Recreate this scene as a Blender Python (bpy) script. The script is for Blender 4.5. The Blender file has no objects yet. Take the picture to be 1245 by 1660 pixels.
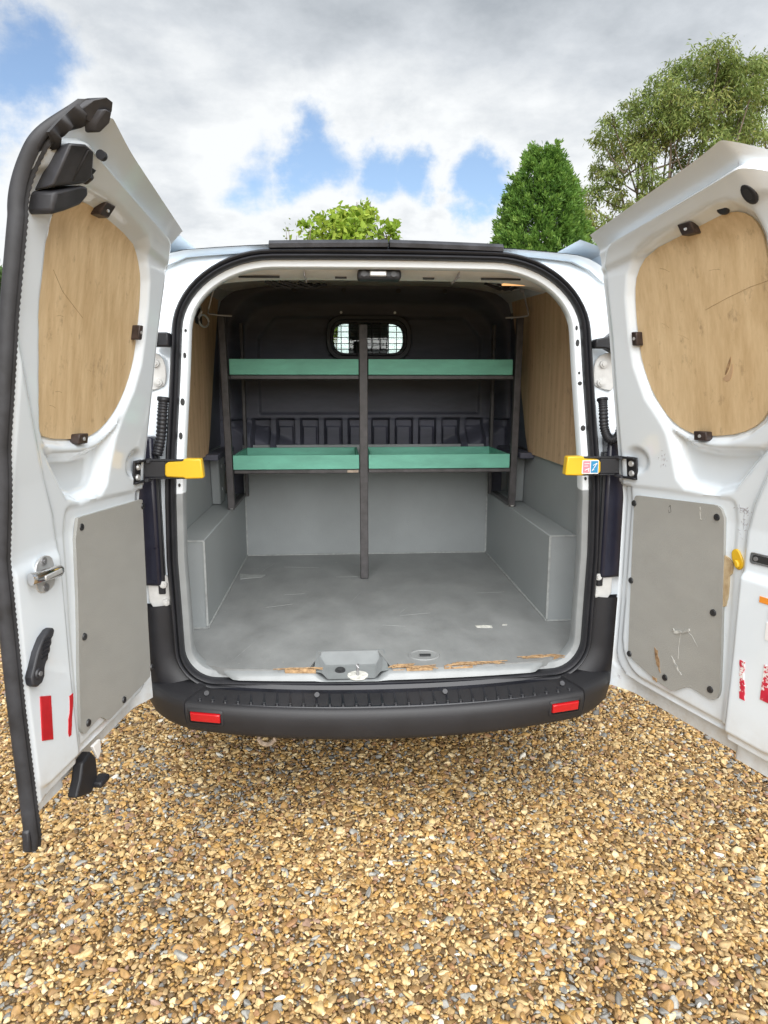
import bpy, bmesh, math, random
import numpy as np
from mathutils import Vector, Matrix, noise as mnoise

rng = np.random.default_rng(7)
random.seed(7)
S = bpy.context.scene
COL = S.collection

# ------------------------------------------------------------------ camera
cam_d = bpy.data.cameras.new('camera')
cam = bpy.data.objects.new('camera', cam_d)
COL.objects.link(cam)
S.camera = cam
cam_d.sensor_fit = 'VERTICAL'
cam_d.sensor_height = 36.0
cam_d.lens = 36.0 * 1110.0 / 1660.0
cam_d.clip_start = 0.02
cam_d.clip_end = 2000
cam.location = (-0.15, -2.25, 1.52)
cam.rotation_euler = (math.radians(90 - 10.4), 0, math.radians(-3.68))

# ------------------------------------------------------------------ light
SUN_EL, SUN_AZ = 43.0, 176.0          # azimuth clockwise from +Y (away from the viewer)
sd_ = bpy.data.lights.new('sun', 'SUN')
sd_.energy = 3.7
sd_.angle = math.radians(80)
sd_.color = (1.0, 0.99, 0.975)
sun = bpy.data.objects.new('sun', sd_)
COL.objects.link(sun)
_e, _a = math.radians(SUN_EL), math.radians(SUN_AZ)
sdir = Vector((math.sin(_a) * math.cos(_e), math.cos(_a) * math.cos(_e), math.sin(_e)))
sun.rotation_euler = (-sdir).to_track_quat('-Z', 'Y').to_euler()

W = bpy.data.worlds.new('World')
S.world = W
W.use_nodes = True
nt = W.node_tree
nt.nodes.clear()


def N(tree, typ, **kw):
    n = tree.nodes.new(typ)
    for k, v in kw.items():
        if k == 'ins':
            for i, val in v.items():
                n.inputs[i].default_value = val
        else:
            setattr(n, k, v)
    return n


def build_sky():
    L = nt.links.new
    out = N(nt, 'ShaderNodeOutputWorld')
    sky = N(nt, 'ShaderNodeTexSky', sky_type='NISHITA')
    sky.sun_disc = False
    sky.sun_elevation = math.radians(SUN_EL)
    sky.sun_rotation = math.radians(SUN_AZ)
    sky.air_density = 1.0
    sky.dust_density = 1.5
    sky.ozone_density = 1.0
    bg1 = N(nt, 'ShaderNodeBackground', ins={'Strength': 0.090})
    L(sky.outputs[0], bg1.inputs[0])
    tc = N(nt, 'ShaderNodeTexCoord')
    nrm = N(nt, 'ShaderNodeVectorMath', operation='NORMALIZE')
    L(tc.outputs['Generated'], nrm.inputs[0])
    sep = N(nt, 'ShaderNodeSeparateXYZ')
    L(nrm.outputs[0], sep.inputs[0])
    # a flat cloud deck: direction projected on a plane overhead
    zz = N(nt, 'ShaderNodeMath', operation='MAXIMUM', ins={1: 0.0})
    L(sep.outputs['Z'], zz.inputs[0])
    za = N(nt, 'ShaderNodeMath', operation='ADD', ins={1: 0.22})
    L(zz.outputs[0], za.inputs[0])
    dv = N(nt, 'ShaderNodeVectorMath', operation='DIVIDE')
    cmb = N(nt, 'ShaderNodeCombineXYZ')
    for i in range(3):
        L(za.outputs[0], cmb.inputs[i])
    L(nrm.outputs[0], dv.inputs[0])
    L(cmb.outputs[0], dv.inputs[1])

    def noise(scale, detail, rough, off, src=dv):
        ad = N(nt, 'ShaderNodeVectorMath', operation='ADD', ins={1: off})
        L(src.outputs[0], ad.inputs[0])
        n = N(nt, 'ShaderNodeTexNoise', ins={'Scale': scale, 'Detail': detail, 'Roughness': rough})
        L(ad.outputs[0], n.inputs['Vector'])
        return n

    n1 = noise(1.9, 9.0, 0.58, (3.1, 1.7, 0.4))
    n2 = noise(3.2, 8.0, 0.6, (9.3, 5.2, 1.0))
    # the open blue gaps between the clouds, each round a direction of the sky
    gaps = [((-0.345, 0.871, 0.352), 0.14, 0.68), ((-0.41, 0.85, 0.33), 0.12, 0.62), ((-0.31, .885, .36), .07, .5), ((-0.40, .885, .265), .06, .3),
            ((-0.11, 0.958, 0.272), 0.09, 0.44), ((-0.03, 0.957, 0.283), 0.10, 0.58),
            ((0.045, 0.957, 0.278), 0.105, 0.68), ((0.10, 0.957, 0.278), 0.10, 0.70), ((0.07, .963, .258), .06, .5),
            ((0.13, 0.960, 0.255), 0.075, 0.62), ((0.19, 0.950, 0.250), 0.09, 0.66), ((0.16, .96, .232), .06, .55), ((-0.05, .96, .262), .05, .40),
            ((0.6, 0.7, 0.4), 0.25, 0.5), ((-0.7, 0.3, 0.6), 0.3, 0.5), ((0.5, -0.7, 0.5), 0.3, 0.5),
            ((-0.4, -0.8, 0.35), 0.3, 0.5), ((0.9, 0.1, 0.3), 0.25, 0.5)]
    # ragged edges
    nd = N(nt, 'ShaderNodeTexNoise', ins={'Scale': 7.0, 'Detail': 8.0, 'Roughness': 0.62})
    L(nrm.outputs[0], nd.inputs['Vector'])
    sb = N(nt, 'ShaderNodeVectorMath', operation='SUBTRACT', ins={1: (0.5, 0.5, 0.5)})
    L(nd.outputs['Color'], sb.inputs[0])
    sc = N(nt, 'ShaderNodeVectorMath', operation='SCALE', ins={'Scale': 0.17})
    L(sb.outputs[0], sc.inputs[0])
    wd = N(nt, 'ShaderNodeVectorMath', operation='ADD')
    L(nrm.outputs[0], wd.inputs[0])
    L(sc.outputs[0], wd.inputs[1])
    acc = None
    for c, r, a in gaps:
        ds = N(nt, 'ShaderNodeVectorMath', operation='DISTANCE', ins={1: c})
        L(wd.outputs[0], ds.inputs[0])
        mr = N(nt, 'ShaderNodeMapRange', interpolation_type='SMOOTHSTEP',
               ins={'From Min': 0.0, 'From Max': r, 'To Min': a, 'To Max': 0.0})
        L(ds.outputs['Value'], mr.inputs['Value'])
        if acc is None:
            acc = mr
        else:
            mx = N(nt, 'ShaderNodeMath', operation='MAXIMUM')
            L(acc.outputs[0], mx.inputs[0])
            L(mr.outputs[0], mx.inputs[1])
            acc = mx
    den = N(nt, 'ShaderNodeMath', operation='SUBTRACT')
    dn0 = N(nt, 'ShaderNodeMath', operation='ADD', ins={1: 0.22})
    L(n1.outputs['Fac'], dn0.inputs[0])
    L(dn0.outputs[0], den.inputs[0])
    L(acc.outputs[0], den.inputs[1])
    cov = N(nt, 'ShaderNodeMapRange', interpolation_type='SMOOTHSTEP',
            ins={'From Min': 0.17, 'From Max': 0.48, 'To Min': 0.0, 'To Max': 1.0})
    L(den.outputs[0], cov.inputs['Value'])
    # cloud brightness: thin edges and low clouds white, the thick deck overhead grey
    thick = N(nt, 'ShaderNodeMapRange', ins={'From Min': 0.45, 'From Max': 0.95, 'To Min': 0.0, 'To Max': 0.42})
    L(den.outputs[0], thick.inputs['Value'])
    elev = N(nt, 'ShaderNodeMapRange', interpolation_type='SMOOTHSTEP', ins={'From Min': 0.26, 'From Max': 0.50, 'To Min': -0.15, 'To Max': 0.55})
    L(sep.outputs['Z'], elev.inputs['Value'])
    n2s = N(nt, 'ShaderNodeMapRange', ins={'From Min': 0.34, 'From Max': 0.66, 'To Min': -0.26, 'To Max': 0.26})
    L(n2.outputs['Fac'], n2s.inputs['Value'])
    a1 = N(nt, 'ShaderNodeMath', operation='ADD')
    L(thick.outputs[0], a1.inputs[0])
    L(elev.outputs[0], a1.inputs[1])
    a2 = N(nt, 'ShaderNodeMath', operation='ADD')
    L(a1.outputs[0], a2.inputs[0])
    L(n2s.outputs[0], a2.inputs[1])
    rmp = N(nt, 'ShaderNodeValToRGB')
    cr = rmp.color_ramp
    cr.elements[0].position = 0.0
    cr.elements[0].color = (0.96, 0.985, 1.0, 1)
    cr.elements[1].position = 1.0
    cr.elements[1].color = (0.40, 0.44, 0.485, 1)
    e = cr.elements.new(0.45)
    e.color = (0.68, 0.72, 0.765, 1)
    L(a2.outputs[0], rmp.inputs[0])
    bg2 = N(nt, 'ShaderNodeBackground', ins={'Strength': 0.48})
    L(rmp.outputs[0], bg2.inputs[0])
    mix = N(nt, 'ShaderNodeMixShader')
    L(cov.outputs[0], mix.inputs[0])
    L(bg1.outputs[0], mix.inputs[1])
    L(bg2.outputs[0], mix.inputs[2])
    L(mix.outputs[0], out.inputs[0])


build_sky()
S.view_settings.view_transform = 'Standard'
S.view_settings.look = 'None'
S.view_settings.exposure = 1.08
S.view_settings.gamma = 1
S.view_settings.use_curve_mapping = False
S.cycles.max_bounces = 10
S.cycles.diffuse_bounces = 6
S.cycles.caustics_reflective = False
S.cycles.caustics_refractive = False


# ------------------------------------------------------------------ materials
def mat(name, col, rough=0.5, metal=0.0, coat=0.0, var=0.12, scale=6.0, stretch=(1, 1, 1), bump=0.0, bscale=200.0,
        col2=None, spec=0.5, specks=None, rvar=0.1):
    m = bpy.data.materials.new(name)
    m.use_nodes = True
    t = m.node_tree
    b = t.nodes['Principled BSDF']
    b.inputs['Roughness'].default_value = rough
    b.inputs['Metallic'].default_value = metal
    b.inputs['Coat Weight'].default_value = coat
    b.inputs['Coat Roughness'].default_value = 0.06
    b.inputs['Specular IOR Level'].default_value = spec
    L = t.links.new
    tc = N(t, 'ShaderNodeTexCoord')
    mp = N(t, 'ShaderNodeMapping', ins={'Scale': stretch})
    L(tc.outputs['Object'], mp.inputs[0])
    n = N(t, 'ShaderNodeTexNoise', ins={'Scale': scale, 'Detail': 8.0, 'Roughness': 0.6})
    L(mp.outputs[0], n.inputs['Vector'])
    r = N(t, 'ShaderNodeValToRGB')
    c2 = col2 if col2 else tuple(max(0, c * (1 - var * 2)) for c in col)
    c1 = col if col2 else tuple(min(1, c * (1 + var)) for c in col)
    r.color_ramp.elements[0].position = 0.3
    r.color_ramp.elements[1].position = 0.7
    r.color_ramp.elements[0].color = (*c2, 1)
    r.color_ramp.elements[1].color = (*c1, 1)
    L(n.outputs['Fac'], r.inputs[0])
    last = r.outputs[0]
    if specks:
        sc_, thr, scol = specks
        n3 = N(t, 'ShaderNodeTexNoise', ins={'Scale': sc_, 'Detail': 4.0, 'Roughness': 0.7})
        L(mp.outputs[0], n3.inputs['Vector'])
        mr = N(t, 'ShaderNodeMapRange', ins={'From Min': thr, 'From Max': thr + 0.05})
        L(n3.outputs['Fac'], mr.inputs['Value'])
        mx = N(t, 'ShaderNodeMix', data_type='RGBA')
        mx.inputs['B'].default_value = (*scol, 1)
        L(mr.outputs[0], mx.inputs['Factor'])
        L(last, mx.inputs['A'])
        last = mx.outputs['Result']
    L(last, b.inputs['Base Color'])
    if rvar:
        rr = N(t, 'ShaderNodeMapRange', ins={'To Min': max(0, rough - rvar), 'To Max': min(1, rough + rvar)})
        L(n.outputs['Fac'], rr.inputs['Value'])
        L(rr.outputs[0], b.inputs['Roughness'])
    if bump:
        n2 = N(t, 'ShaderNodeTexNoise', ins={'Scale': bscale, 'Detail': 3.0})
        L(mp.outputs[0], n2.inputs['Vector'])
        bp = N(t, 'ShaderNodeBump', ins={'Strength': bump, 'Distance': 0.004})
        L(n2.outputs['Fac'], bp.inputs['Height'])
        L(bp.outputs[0], b.inputs['Normal'])
    return m


def ply_mat(name, light, dark, knot):
    """plywood face: long vertical grain, scuffs and a few dark marks"""
    m = bpy.data.materials.new(name)
    m.use_nodes = True
    t = m.node_tree
    b = t.nodes['Principled BSDF']
    b.inputs['Roughness'].default_value = 0.62
    L = t.links.new
    tc = N(t, 'ShaderNodeTexCoord')

    def nz(scale, stretch, det=7.0, rough=0.6):
        mp = N(t, 'ShaderNodeMapping', ins={'Scale': stretch})
        L(tc.outputs['Object'], mp.inputs[0])
        n = N(t, 'ShaderNodeTexNoise', ins={'Scale': scale, 'Detail': det, 'Roughness': rough})
        L(mp.outputs[0], n.inputs['Vector'])
        return n
    big = nz(3.0, (1.6, 1.6, 0.35))
    fine = nz(95.0, (1, 1, 0.04), 4.0, 0.7)
    mid = nz(14.0, (1, 1, 0.12), 6.0)
    r = N(t, 'ShaderNodeValToRGB')
    r.color_ramp.elements[0].position = 0.34
    r.color_ramp.elements[1].position = 0.64
    r.color_ramp.elements[0].color = (*dark, 1)
    r.color_ramp.elements[1].color = (*light, 1)
    a = N(t, 'ShaderNodeMath', operation='MULTIPLY', ins={1: 0.45})
    L(big.outputs['Fac'], a.inputs[0])
    a2 = N(t, 'ShaderNodeMath', operation='MULTIPLY_ADD', ins={1: 0.30})
    L(fine.outputs['Fac'], a2.inputs[0])
    L(a.outputs[0], a2.inputs[2])
    a3 = N(t, 'ShaderNodeMath', operation='MULTIPLY_ADD', ins={1: 0.25})
    L(mid.outputs['Fac'], a3.inputs[0])
    L(a2.outputs[0], a3.inputs[2])
    L(a3.outputs[0], r.inputs[0])
    wv = N(t, 'ShaderNodeTexWave', bands_direction='DIAGONAL', ins={'Scale': 9.0, 'Distortion': 7.0, 'Detail': 3.0, 'Detail Scale': 1.2})
    mpw = N(t, 'ShaderNodeMapping', ins={'Scale': (1, 1, 0.09)})
    L(tc.outputs['Object'], mpw.inputs[0])
    L(mpw.outputs[0], wv.inputs['Vector'])
    a4 = N(t, 'ShaderNodeMath', operation='MULTIPLY_ADD', ins={1: 0.07})
    L(wv.outputs['Fac'], a4.inputs[0])
    L(a3.outputs[0], a4.inputs[2])
    a5 = N(t, 'ShaderNodeMath', operation='SUBTRACT', ins={1: 0.035})
    L(a4.outputs[0], a5.inputs[0])
    L(a5.outputs[0], r.inputs[0])
    st = nz(26.0, (1, 1, 0.6), 5.0, 0.75)
    mr = N(t, 'ShaderNodeMapRange', ins={'From Min': 0.58, 'From Max': 0.76, 'To Max': 0.62})
    L(st.outputs['Fac'], mr.inputs['Value'])
    mx = N(t, 'ShaderNodeMix', data_type='RGBA')
    mx.inputs['B'].default_value = (*knot, 1)
    L(mr.outputs[0], mx.inputs['Factor'])
    L(r.outputs[0], mx.inputs['A'])
    L(mx.outputs['Result'], b.inputs['Base Color'])
    bp = N(t, 'ShaderNodeBump', ins={'Strength': 0.15, 'Distance': 0.002})
    L(fine.outputs['Fac'], bp.inputs['Height'])
    L(bp.outputs[0], b.inputs['Normal'])
    return m


def jamb_mat(name, low, high, zsplit):
    """painted door jamb: grey floor paint brushed up to a line, white body colour above it"""
    m = bpy.data.materials.new(name)
    m.use_nodes = True
    t = m.node_tree
    b = t.nodes['Principled BSDF']
    b.inputs['Roughness'].default_value = 0.35
    b.inputs['Coat Weight'].default_value = 0.3
    L = t.links.new
    tc = N(t, 'ShaderNodeTexCoord')
    sp = N(t, 'ShaderNodeSeparateXYZ')
    L(tc.outputs['Object'], sp.inputs[0])
    n = N(t, 'ShaderNodeTexNoise', ins={'Scale': 18.0, 'Detail': 5.0})
    L(tc.outputs['Object'], n.inputs['Vector'])
    ma = N(t, 'ShaderNodeMath', operation='MULTIPLY_ADD', ins={1: 0.02})
    L(n.outputs['Fac'], ma.inputs[0])
    L(sp.outputs['Z'], ma.inputs[2])
    mr = N(t, 'ShaderNodeMapRange', ins={'From Min': zsplit, 'From Max': zsplit + 0.004})
    L(ma.outputs[0], mr.inputs['Value'])
    mx = N(t, 'ShaderNodeMix', data_type='RGBA')
    nl = N(t, 'ShaderNodeValToRGB')
    nl.color_ramp.elements[0].position = .3
    nl.color_ramp.elements[1].position = .7
    nl.color_ramp.elements[0].color = (*[c * .85 for c in low], 1)
    nl.color_ramp.elements[1].color = (*low, 1)
    L(n.outputs['Fac'], nl.inputs[0])
    mx.inputs['B'].default_value = (*high, 1)
    L(nl.outputs[0], mx.inputs['A'])
    L(mr.outputs[0], mx.inputs['Factor'])
    L(mx.outputs['Result'], b.inputs['Base Color'])
    return m


GREY = (0.235, 0.243, 0.243)
M = {}
M['paint'] = mat('white_paint', (0.735, 0.80, 0.855), 0.24, coat=0.9, var=0.012, scale=3, rvar=0.06, specks=(70.0, .80, (.45, .42, .37)))
def splash(m, z0, z1, col, amount):
    """road film thrown up on the lowest part of a painted panel"""
    t = m.node_tree
    b = t.nodes['Principled BSDF']
    src = b.inputs['Base Color'].links[0].from_socket
    L = t.links.new
    tc = N(t, 'ShaderNodeTexCoord')
    sp = N(t, 'ShaderNodeSeparateXYZ')
    L(tc.outputs['Object'], sp.inputs[0])
    mr = N(t, 'ShaderNodeMapRange', interpolation_type='SMOOTHSTEP', ins={'From Min': z0, 'From Max': z1, 'To Min': 1.0, 'To Max': 0.0})
    L(sp.outputs['Z'], mr.inputs['Value'])
    n = N(t, 'ShaderNodeTexNoise', ins={'Scale': 9.0, 'Detail': 8.0, 'Roughness': 0.7})
    L(tc.outputs['Object'], n.inputs['Vector'])
    nr = N(t, 'ShaderNodeMapRange', ins={'From Min': 0.35, 'From Max': 0.7, 'To Max': amount})
    L(n.outputs['Fac'], nr.inputs['Value'])
    mu = N(t, 'ShaderNodeMath', operation='MULTIPLY')
    L(mr.outputs[0], mu.inputs[0])
    L(nr.outputs[0], mu.inputs[1])
    mx = N(t, 'ShaderNodeMix', data_type='RGBA')
    mx.inputs['B'].default_value = (*col, 1)
    L(mu.outputs[0], mx.inputs['Factor'])
    L(src, mx.inputs['A'])
    L(mx.outputs['Result'], b.inputs['Base Color'])


splash(M['paint'], .50, .68, (.42, .35, .25), .55)
M['dirty_paint'] = mat('grubby_paint', (0.80, 0.795, 0.78), 0.4, coat=0.3, var=0.06, scale=9)
M['jamb'] = jamb_mat('jamb_paint', (0.235, 0.25, 0.255), (0.735, 0.79, 0.83), 1.18)
M['floor'] = mat('floor_paint', GREY, 0.46, var=0.11, scale=7, stretch=(1, .6, 1), bump=0.15, bscale=120, specks=(30.0, .69, (.36, .355, .33)))
M['wallgrey'] = mat('liner_paint', (0.27, 0.29, 0.295), 0.5, var=0.04, scale=5, bump=0.3, bscale=330)
M['panelgrey'] = mat('door_panel_paint', (0.335, 0.335, 0.315), 0.5, var=0.03, scale=8, bump=0.35, bscale=300, stretch=(1, 1, 2))
M['sealant'] = mat('sealant', (0.35, 0.365, 0.36), 0.6, var=0.15, scale=40)
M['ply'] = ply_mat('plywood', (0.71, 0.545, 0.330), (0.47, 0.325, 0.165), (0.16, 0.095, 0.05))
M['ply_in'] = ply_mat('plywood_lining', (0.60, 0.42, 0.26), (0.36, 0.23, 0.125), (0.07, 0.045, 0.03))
M['rawwood'] = mat('torn_wood', (0.43, 0.285, 0.15), 0.85, scale=75, col2=(0.15, 0.085, 0.04), bump=0.5, bscale=90)
M['rubber'] = mat('rubber_seal', (0.018, 0.0185, 0.022), 0.45, var=0.15, scale=12, specks=(60.0, .76, (.12, .12, .12)))
M['doorseal'] = mat('dusty_rubber', (0.022, 0.023, 0.027), 0.55, var=0.35, scale=14, specks=(90.0, .74, (.13, .13, .13)))
M['plastic'] = mat('black_plastic', (0.013, 0.0135, 0.017), 0.5, var=0.15, scale=10)
M['bracket'] = mat('worn_plastic', (0.036, 0.037, 0.043), 0.5, var=0.3, scale=18)
M['bumper'] = mat('bumper_plastic', (0.017, 0.017, 0.0195), 0.55, var=0.1, scale=5, bump=0.12, bscale=600, specks=(120.0, .775, (.18, .17, .15)))
M['tread'] = mat('tread_plastic', (0.013, 0.014, 0.019), 0.36, var=0.25, scale=9, specks=(110.0, .75, (.20, .20, .20)))
M['bulk'] = mat('bulkhead_plastic', (0.080, 0.083, 0.112), 0.6, var=0.25, scale=4, stretch=(.5, 1, 2), bump=0.15, bscale=250)
M['rack'] = mat('rack_steel', (0.066, 0.062, 0.064), 0.5, metal=0.0, var=0.25, scale=22, specks=(55.0, .73, (.16, .12, .09)))
M['green'] = mat('green_board', (0.155, 0.46, 0.345), 0.6, var=0.10, scale=13, stretch=(.5, 1, 1.6), specks=(30.0, .70, (.09, .20, .155)), bump=.15)
M['bare'] = mat('bare_metal', (0.42, 0.33, 0.25), 0.5, var=0.3, scale=30)
M['chrome'] = mat('chrome', (0.75, 0.75, 0.76), 0.14, metal=1.0, var=0.02, rvar=0.04)
M['zinc'] = mat('zinc_plate', (0.60, 0.61, 0.61), 0.42, metal=0.55, var=0.08, scale=15)
M['hinge'] = mat('painted_hinge', (0.60, 0.60, 0.585), 0.45, var=0.08, scale=25)
M['yellow'] = mat('yellow_plastic', (0.66, 0.41, 0.018), 0.36, var=0.03)
M['red'] = mat('red_lens', (0.46, 0.010, 0.014), 0.22, coat=0.4, var=0.04)
M['redpaint'] = mat('red_tape', (0.50, 0.014, 0.022), 0.4, var=0.1, scale=30)
M['redworn'] = mat('worn_red_tape', (0.56, 0.02, 0.05), 0.5, scale=40, var=.1, specks=(46.0, .53, (.75, .73, .72)))
M['orange'] = mat('orange_tape', (0.85, 0.30, 0.03), 0.5, var=0.08)
M['brown'] = mat('brown_clip', (0.045, 0.030, 0.027), 0.4, var=0.3, scale=60)
M['white_label'] = mat('white_label', (0.8, 0.8, 0.8), 0.5, var=0.02)
M['blue_label'] = mat('blue_label', (0.02, 0.22, 0.42), 0.5, var=0.02)
M['pink_label'] = mat('pink_label', (0.72, 0.22, 0.26), 0.5, var=0.02)
M['scratch'] = mat('scratched_wood', (0.40, 0.275, 0.15), 0.7, var=0.3, scale=60)
M['inkgrey'] = mat('pencil_mark', (0.50, 0.50, 0.54), 0.6, var=0.2, scale=80)
M['tornskin'] = mat('torn_skin', (0.47, 0.47, 0.44), 0.7, var=0.25, scale=70)
M['scuff'] = mat('scuff', (0.62, 0.62, 0.57), 0.7, var=0.2, scale=70)
M['steel'] = mat('bolt_steel', (0.36, 0.36, 0.37), 0.4, metal=0.7, var=0.15)
M['screw'] = mat('screw_cap', (0.03, 0.031, 0.033), 0.4, var=0.2)
M['glue'] = mat('old_glue', (0.56, 0.46, 0.30), 0.7, col2=(0.36, 0.25, 0.13), scale=30, bump=.6, bscale=60)
M['lamp_red'] = mat('tail_lens', (0.45, 0.01, 0.012), 0.15, coat=0.6, var=0.02)
M['lampbody'] = mat('lamp_body', (0.022, 0.023, 0.038), 0.3, var=0.2)
M['tyre'] = mat('tyre_rubber', (0.02, 0.02, 0.02), 0.8)
M['rim'] = mat('steel_rim', (0.35, 0.35, 0.36), 0.4, metal=0.8)
M['under'] = mat('underbody', (0.035, 0.032, 0.03), 0.8)
M['seat'] = mat('seat_cloth', (0.045, 0.05, 0.048), 0.9, bump=.2)
M['darkglass'] = mat('dark_glass', (0.02, 0.025, 0.03), 0.08, var=0.02, rvar=0.02)
M['glow'] = bpy.data.materials.new('dome_lens')
M['glow'].use_nodes = True
_b = M['glow'].node_tree.nodes['Principled BSDF']
_b.inputs['Base Color'].default_value = (.8, .55, .3, 1)
_b.inputs['Emission Color'].default_value = (1, .52, .2, 1)
_b.inputs['Emission Strength'].default_value = 0.5
M['glass'] = bpy.data.materials.new('clear_glass')
M['glass'].use_nodes = True
_t = M['glass'].node_tree
_t.nodes.clear()
_o = N(_t, 'ShaderNodeOutputMaterial')
_tr = N(_t, 'ShaderNodeBsdfTransparent', ins={'Color': (0.86, 0.9, 0.88, 1)})
_gl = N(_t, 'ShaderNodeBsdfGlossy', ins={'Roughness': 0.02})
_fr = N(_t, 'ShaderNodeFresnel', ins={'IOR': 1.45})
_mx = N(_t, 'ShaderNodeMixShader')
_t.links.new(_fr.outputs[0], _mx.inputs[0])
_t.links.new(_tr.outputs[0], _mx.inputs[1])
_t.links.new(_gl.outputs[0], _mx.inputs[2])
_t.links.new(_mx.outputs[0], _o.inputs[0])


# ------------------------------------------------------------------ mesh helpers
def mesh(name, V, Fc, m, parent=None, smooth=35, bevel=0.0, label=None, seg=2):
    me = bpy.data.meshes.new(name)
    me.from_pydata([tuple(map(float, v)) for v in V], [], [tuple(map(int, f)) for f in Fc])
    bm = bmesh.new()
    bm.from_mesh(me)
    bmesh.ops.remove_doubles(bm, verts=bm.verts, dist=1e-6)
    bmesh.ops.recalc_face_normals(bm, faces=bm.faces)
    bm.to_mesh(me)
    bm.free()
    if smooth:
        for p in me.polygons:
            p.use_smooth = True
        me.set_sharp_from_angle(angle=math.radians(smooth))
    me.materials.append(m)
    o = bpy.data.objects.new(name, me)
    COL.objects.link(o)
    if parent is not None:
        o.parent = parent
    if bevel:
        b = o.modifiers.new('bevel', 'BEVEL')
        b.width = bevel
        b.segments = seg
        b.limit_method = 'ANGLE'
        b.angle_limit = math.radians(40)
    if label:
        o['label'] = label
    return o


def copy_part(src, name, offset, parent):
    o = src.copy()
    o.name = name
    COL.objects.link(o)
    o.location = Vector(src.location) + Vector(offset)
    o.parent = parent
    return o


class G:
    """gathers several shapes into one mesh"""
    def __init__(s):
        s.V, s.F = [], []

    def add(s, V, Fc):
        k = len(s.V)
        s.V += [tuple(v) for v in V]
        s.F += [tuple(i + k for i in f) for f in Fc]
        return s

    def box(s, lo, hi, fn=None):
        V = [(x, y, z) for x in (lo[0], hi[0]) for y in (lo[1], hi[1]) for z in (lo[2], hi[2])]
        if fn:
            V = [fn(*v) for v in V]
        return s.add(V, [(0, 1, 3, 2), (4, 6, 7, 5), (0, 4, 5, 1), (2, 3, 7, 6), (0, 2, 6, 4), (1, 5, 7, 3)])

    def prism(s, poly, lo, hi, fn):
        n = len(poly)
        V = [fn(a, b, lo) for a, b in poly] + [fn(a, b, hi) for a, b in poly]
        F_ = [tuple(range(n))[::-1], tuple(range(n, 2 * n))] + [(i, (i + 1) % n, n + (i + 1) % n, n + i) for i in range(n)]
        return s.add(V, F_)

    def tube(s, path, r, n=8, closed=False, radii=None):
        P = [Vector(p) for p in path]
        m = len(P)
        V, F_ = [], []
        up = Vector((0.13, 0.27, 0.95))
        for i, p in enumerate(P):
            a = P[(i - 1) % m] if (closed or i > 0) else p
            b = P[(i + 1) % m] if (closed or i < m - 1) else p
            t = (b - a).normalized()
            x = t.cross(up)
            if x.length < 1e-3:
                x = t.cross(Vector((1, 0, 0)))
            x.normalize()
            y = t.cross(x)
            rr = radii[i] if radii is not None else r
            for k in range(n):
                an = 2 * math.pi * k / n
                V.append(tuple(p + (x * math.cos(an) + y * math.sin(an)) * rr))
        for i in range(m if closed else m - 1):
            for k in range(n):
                F_.append((i * n + k, i * n + (k + 1) % n, ((i + 1) % m) * n + (k + 1) % n, ((i + 1) % m) * n + k))
        if not closed:
            F_.append(tuple(range(n))[::-1])
            F_.append(tuple(range((m - 1) * n, m * n)))
        return s.add(V, F_)

    def disc(s, c, axis, r, h, n=14, r2=None):
        """short cylinder or cone from c along axis"""
        c, a = Vector(c), Vector(axis).normalized()
        x = a.orthogonal().normalized()
        y = a.cross(x)
        r2 = r if r2 is None else r2
        V = []
        for q, rr in ((c, r), (c + a * h, r2)):
            for k in range(n):
                an = 2 * math.pi * k / n
                V.append(tuple(q + (x * math.cos(an) + y * math.sin(an)) * rr))
        return s.add(V, [tuple(range(n))[::-1], tuple(range(n, 2 * n))] + [(k, (k + 1) % n, n + (k + 1) % n, n + k) for k in range(n)])

    def make(s, name, m, parent=None, **kw):
        return mesh(name, s.V, s.F, m, parent, **kw)


def box(name, lo, hi, m, parent, bevel=0.0, fn=None, **kw):
    return G().box(lo, hi, fn).make(name, m, parent, bevel=bevel, **kw)


def grid_faces(nr, nc, off=0, wrap=False):
    F_ = []
    for i in range(nr - 1):
        for j in range(nc if wrap else nc - 1):
            j2 = (j + 1) % nc
            F_.append((off + i * nc + j, off + i * nc + j2, off + (i + 1) * nc + j2, off + (i + 1) * nc + j))
    return F_


def thing(name, label, cat, loc=(0, 0, 0), group=None):
    o = bpy.data.objects.new(name, None)
    COL.objects.link(o)
    o.empty_display_size = 0.2
    o.location = loc
    o['label'] = label
    o['category'] = cat
    if group:
        o['group'] = group
    return o


def sdpoly(X, Y, poly):
    """signed distance to polygon, positive inside"""
    P = np.array(poly, float)
    d = np.full(X.shape, 1e9)
    ins = np.zeros(X.shape, bool)
    n = len(P)
    for i in range(n):
        a, b = P[i], P[(i + 1) % n]
        e = b - a
        wx, wy = X - a[0], Y - a[1]
        t = np.clip((wx * e[0] + wy * e[1]) / (e @ e), 0, 1)
        d = np.minimum(d, (wx - e[0] * t) ** 2 + (wy - e[1] * t) ** 2)
        c = (a[1] > Y) != (b[1] > Y)
        with np.errstate(divide='ignore', invalid='ignore'):
            xi = a[0] + (Y - a[1]) * e[0] / (e[1] if e[1] else 1e-12)
        ins ^= c & (X < xi)
    return np.where(ins, 1, -1) * np.sqrt(d)


def ss(x, a, b):
    t = np.clip((x - a) / (b - a), 0, 1)
    return t * t * (3 - 2 * t)


def smooth_poly(poly, it=2):
    P = [np.array(p, float) for p in poly]
    for _ in range(it):
        Q = []
        for i in range(len(P)):
            a, b = P[i], P[(i + 1) % len(P)]
            Q += [a * .75 + b * .25, a * .25 + b * .75]
        P = Q
    return [tuple(p) for p in P]


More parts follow.
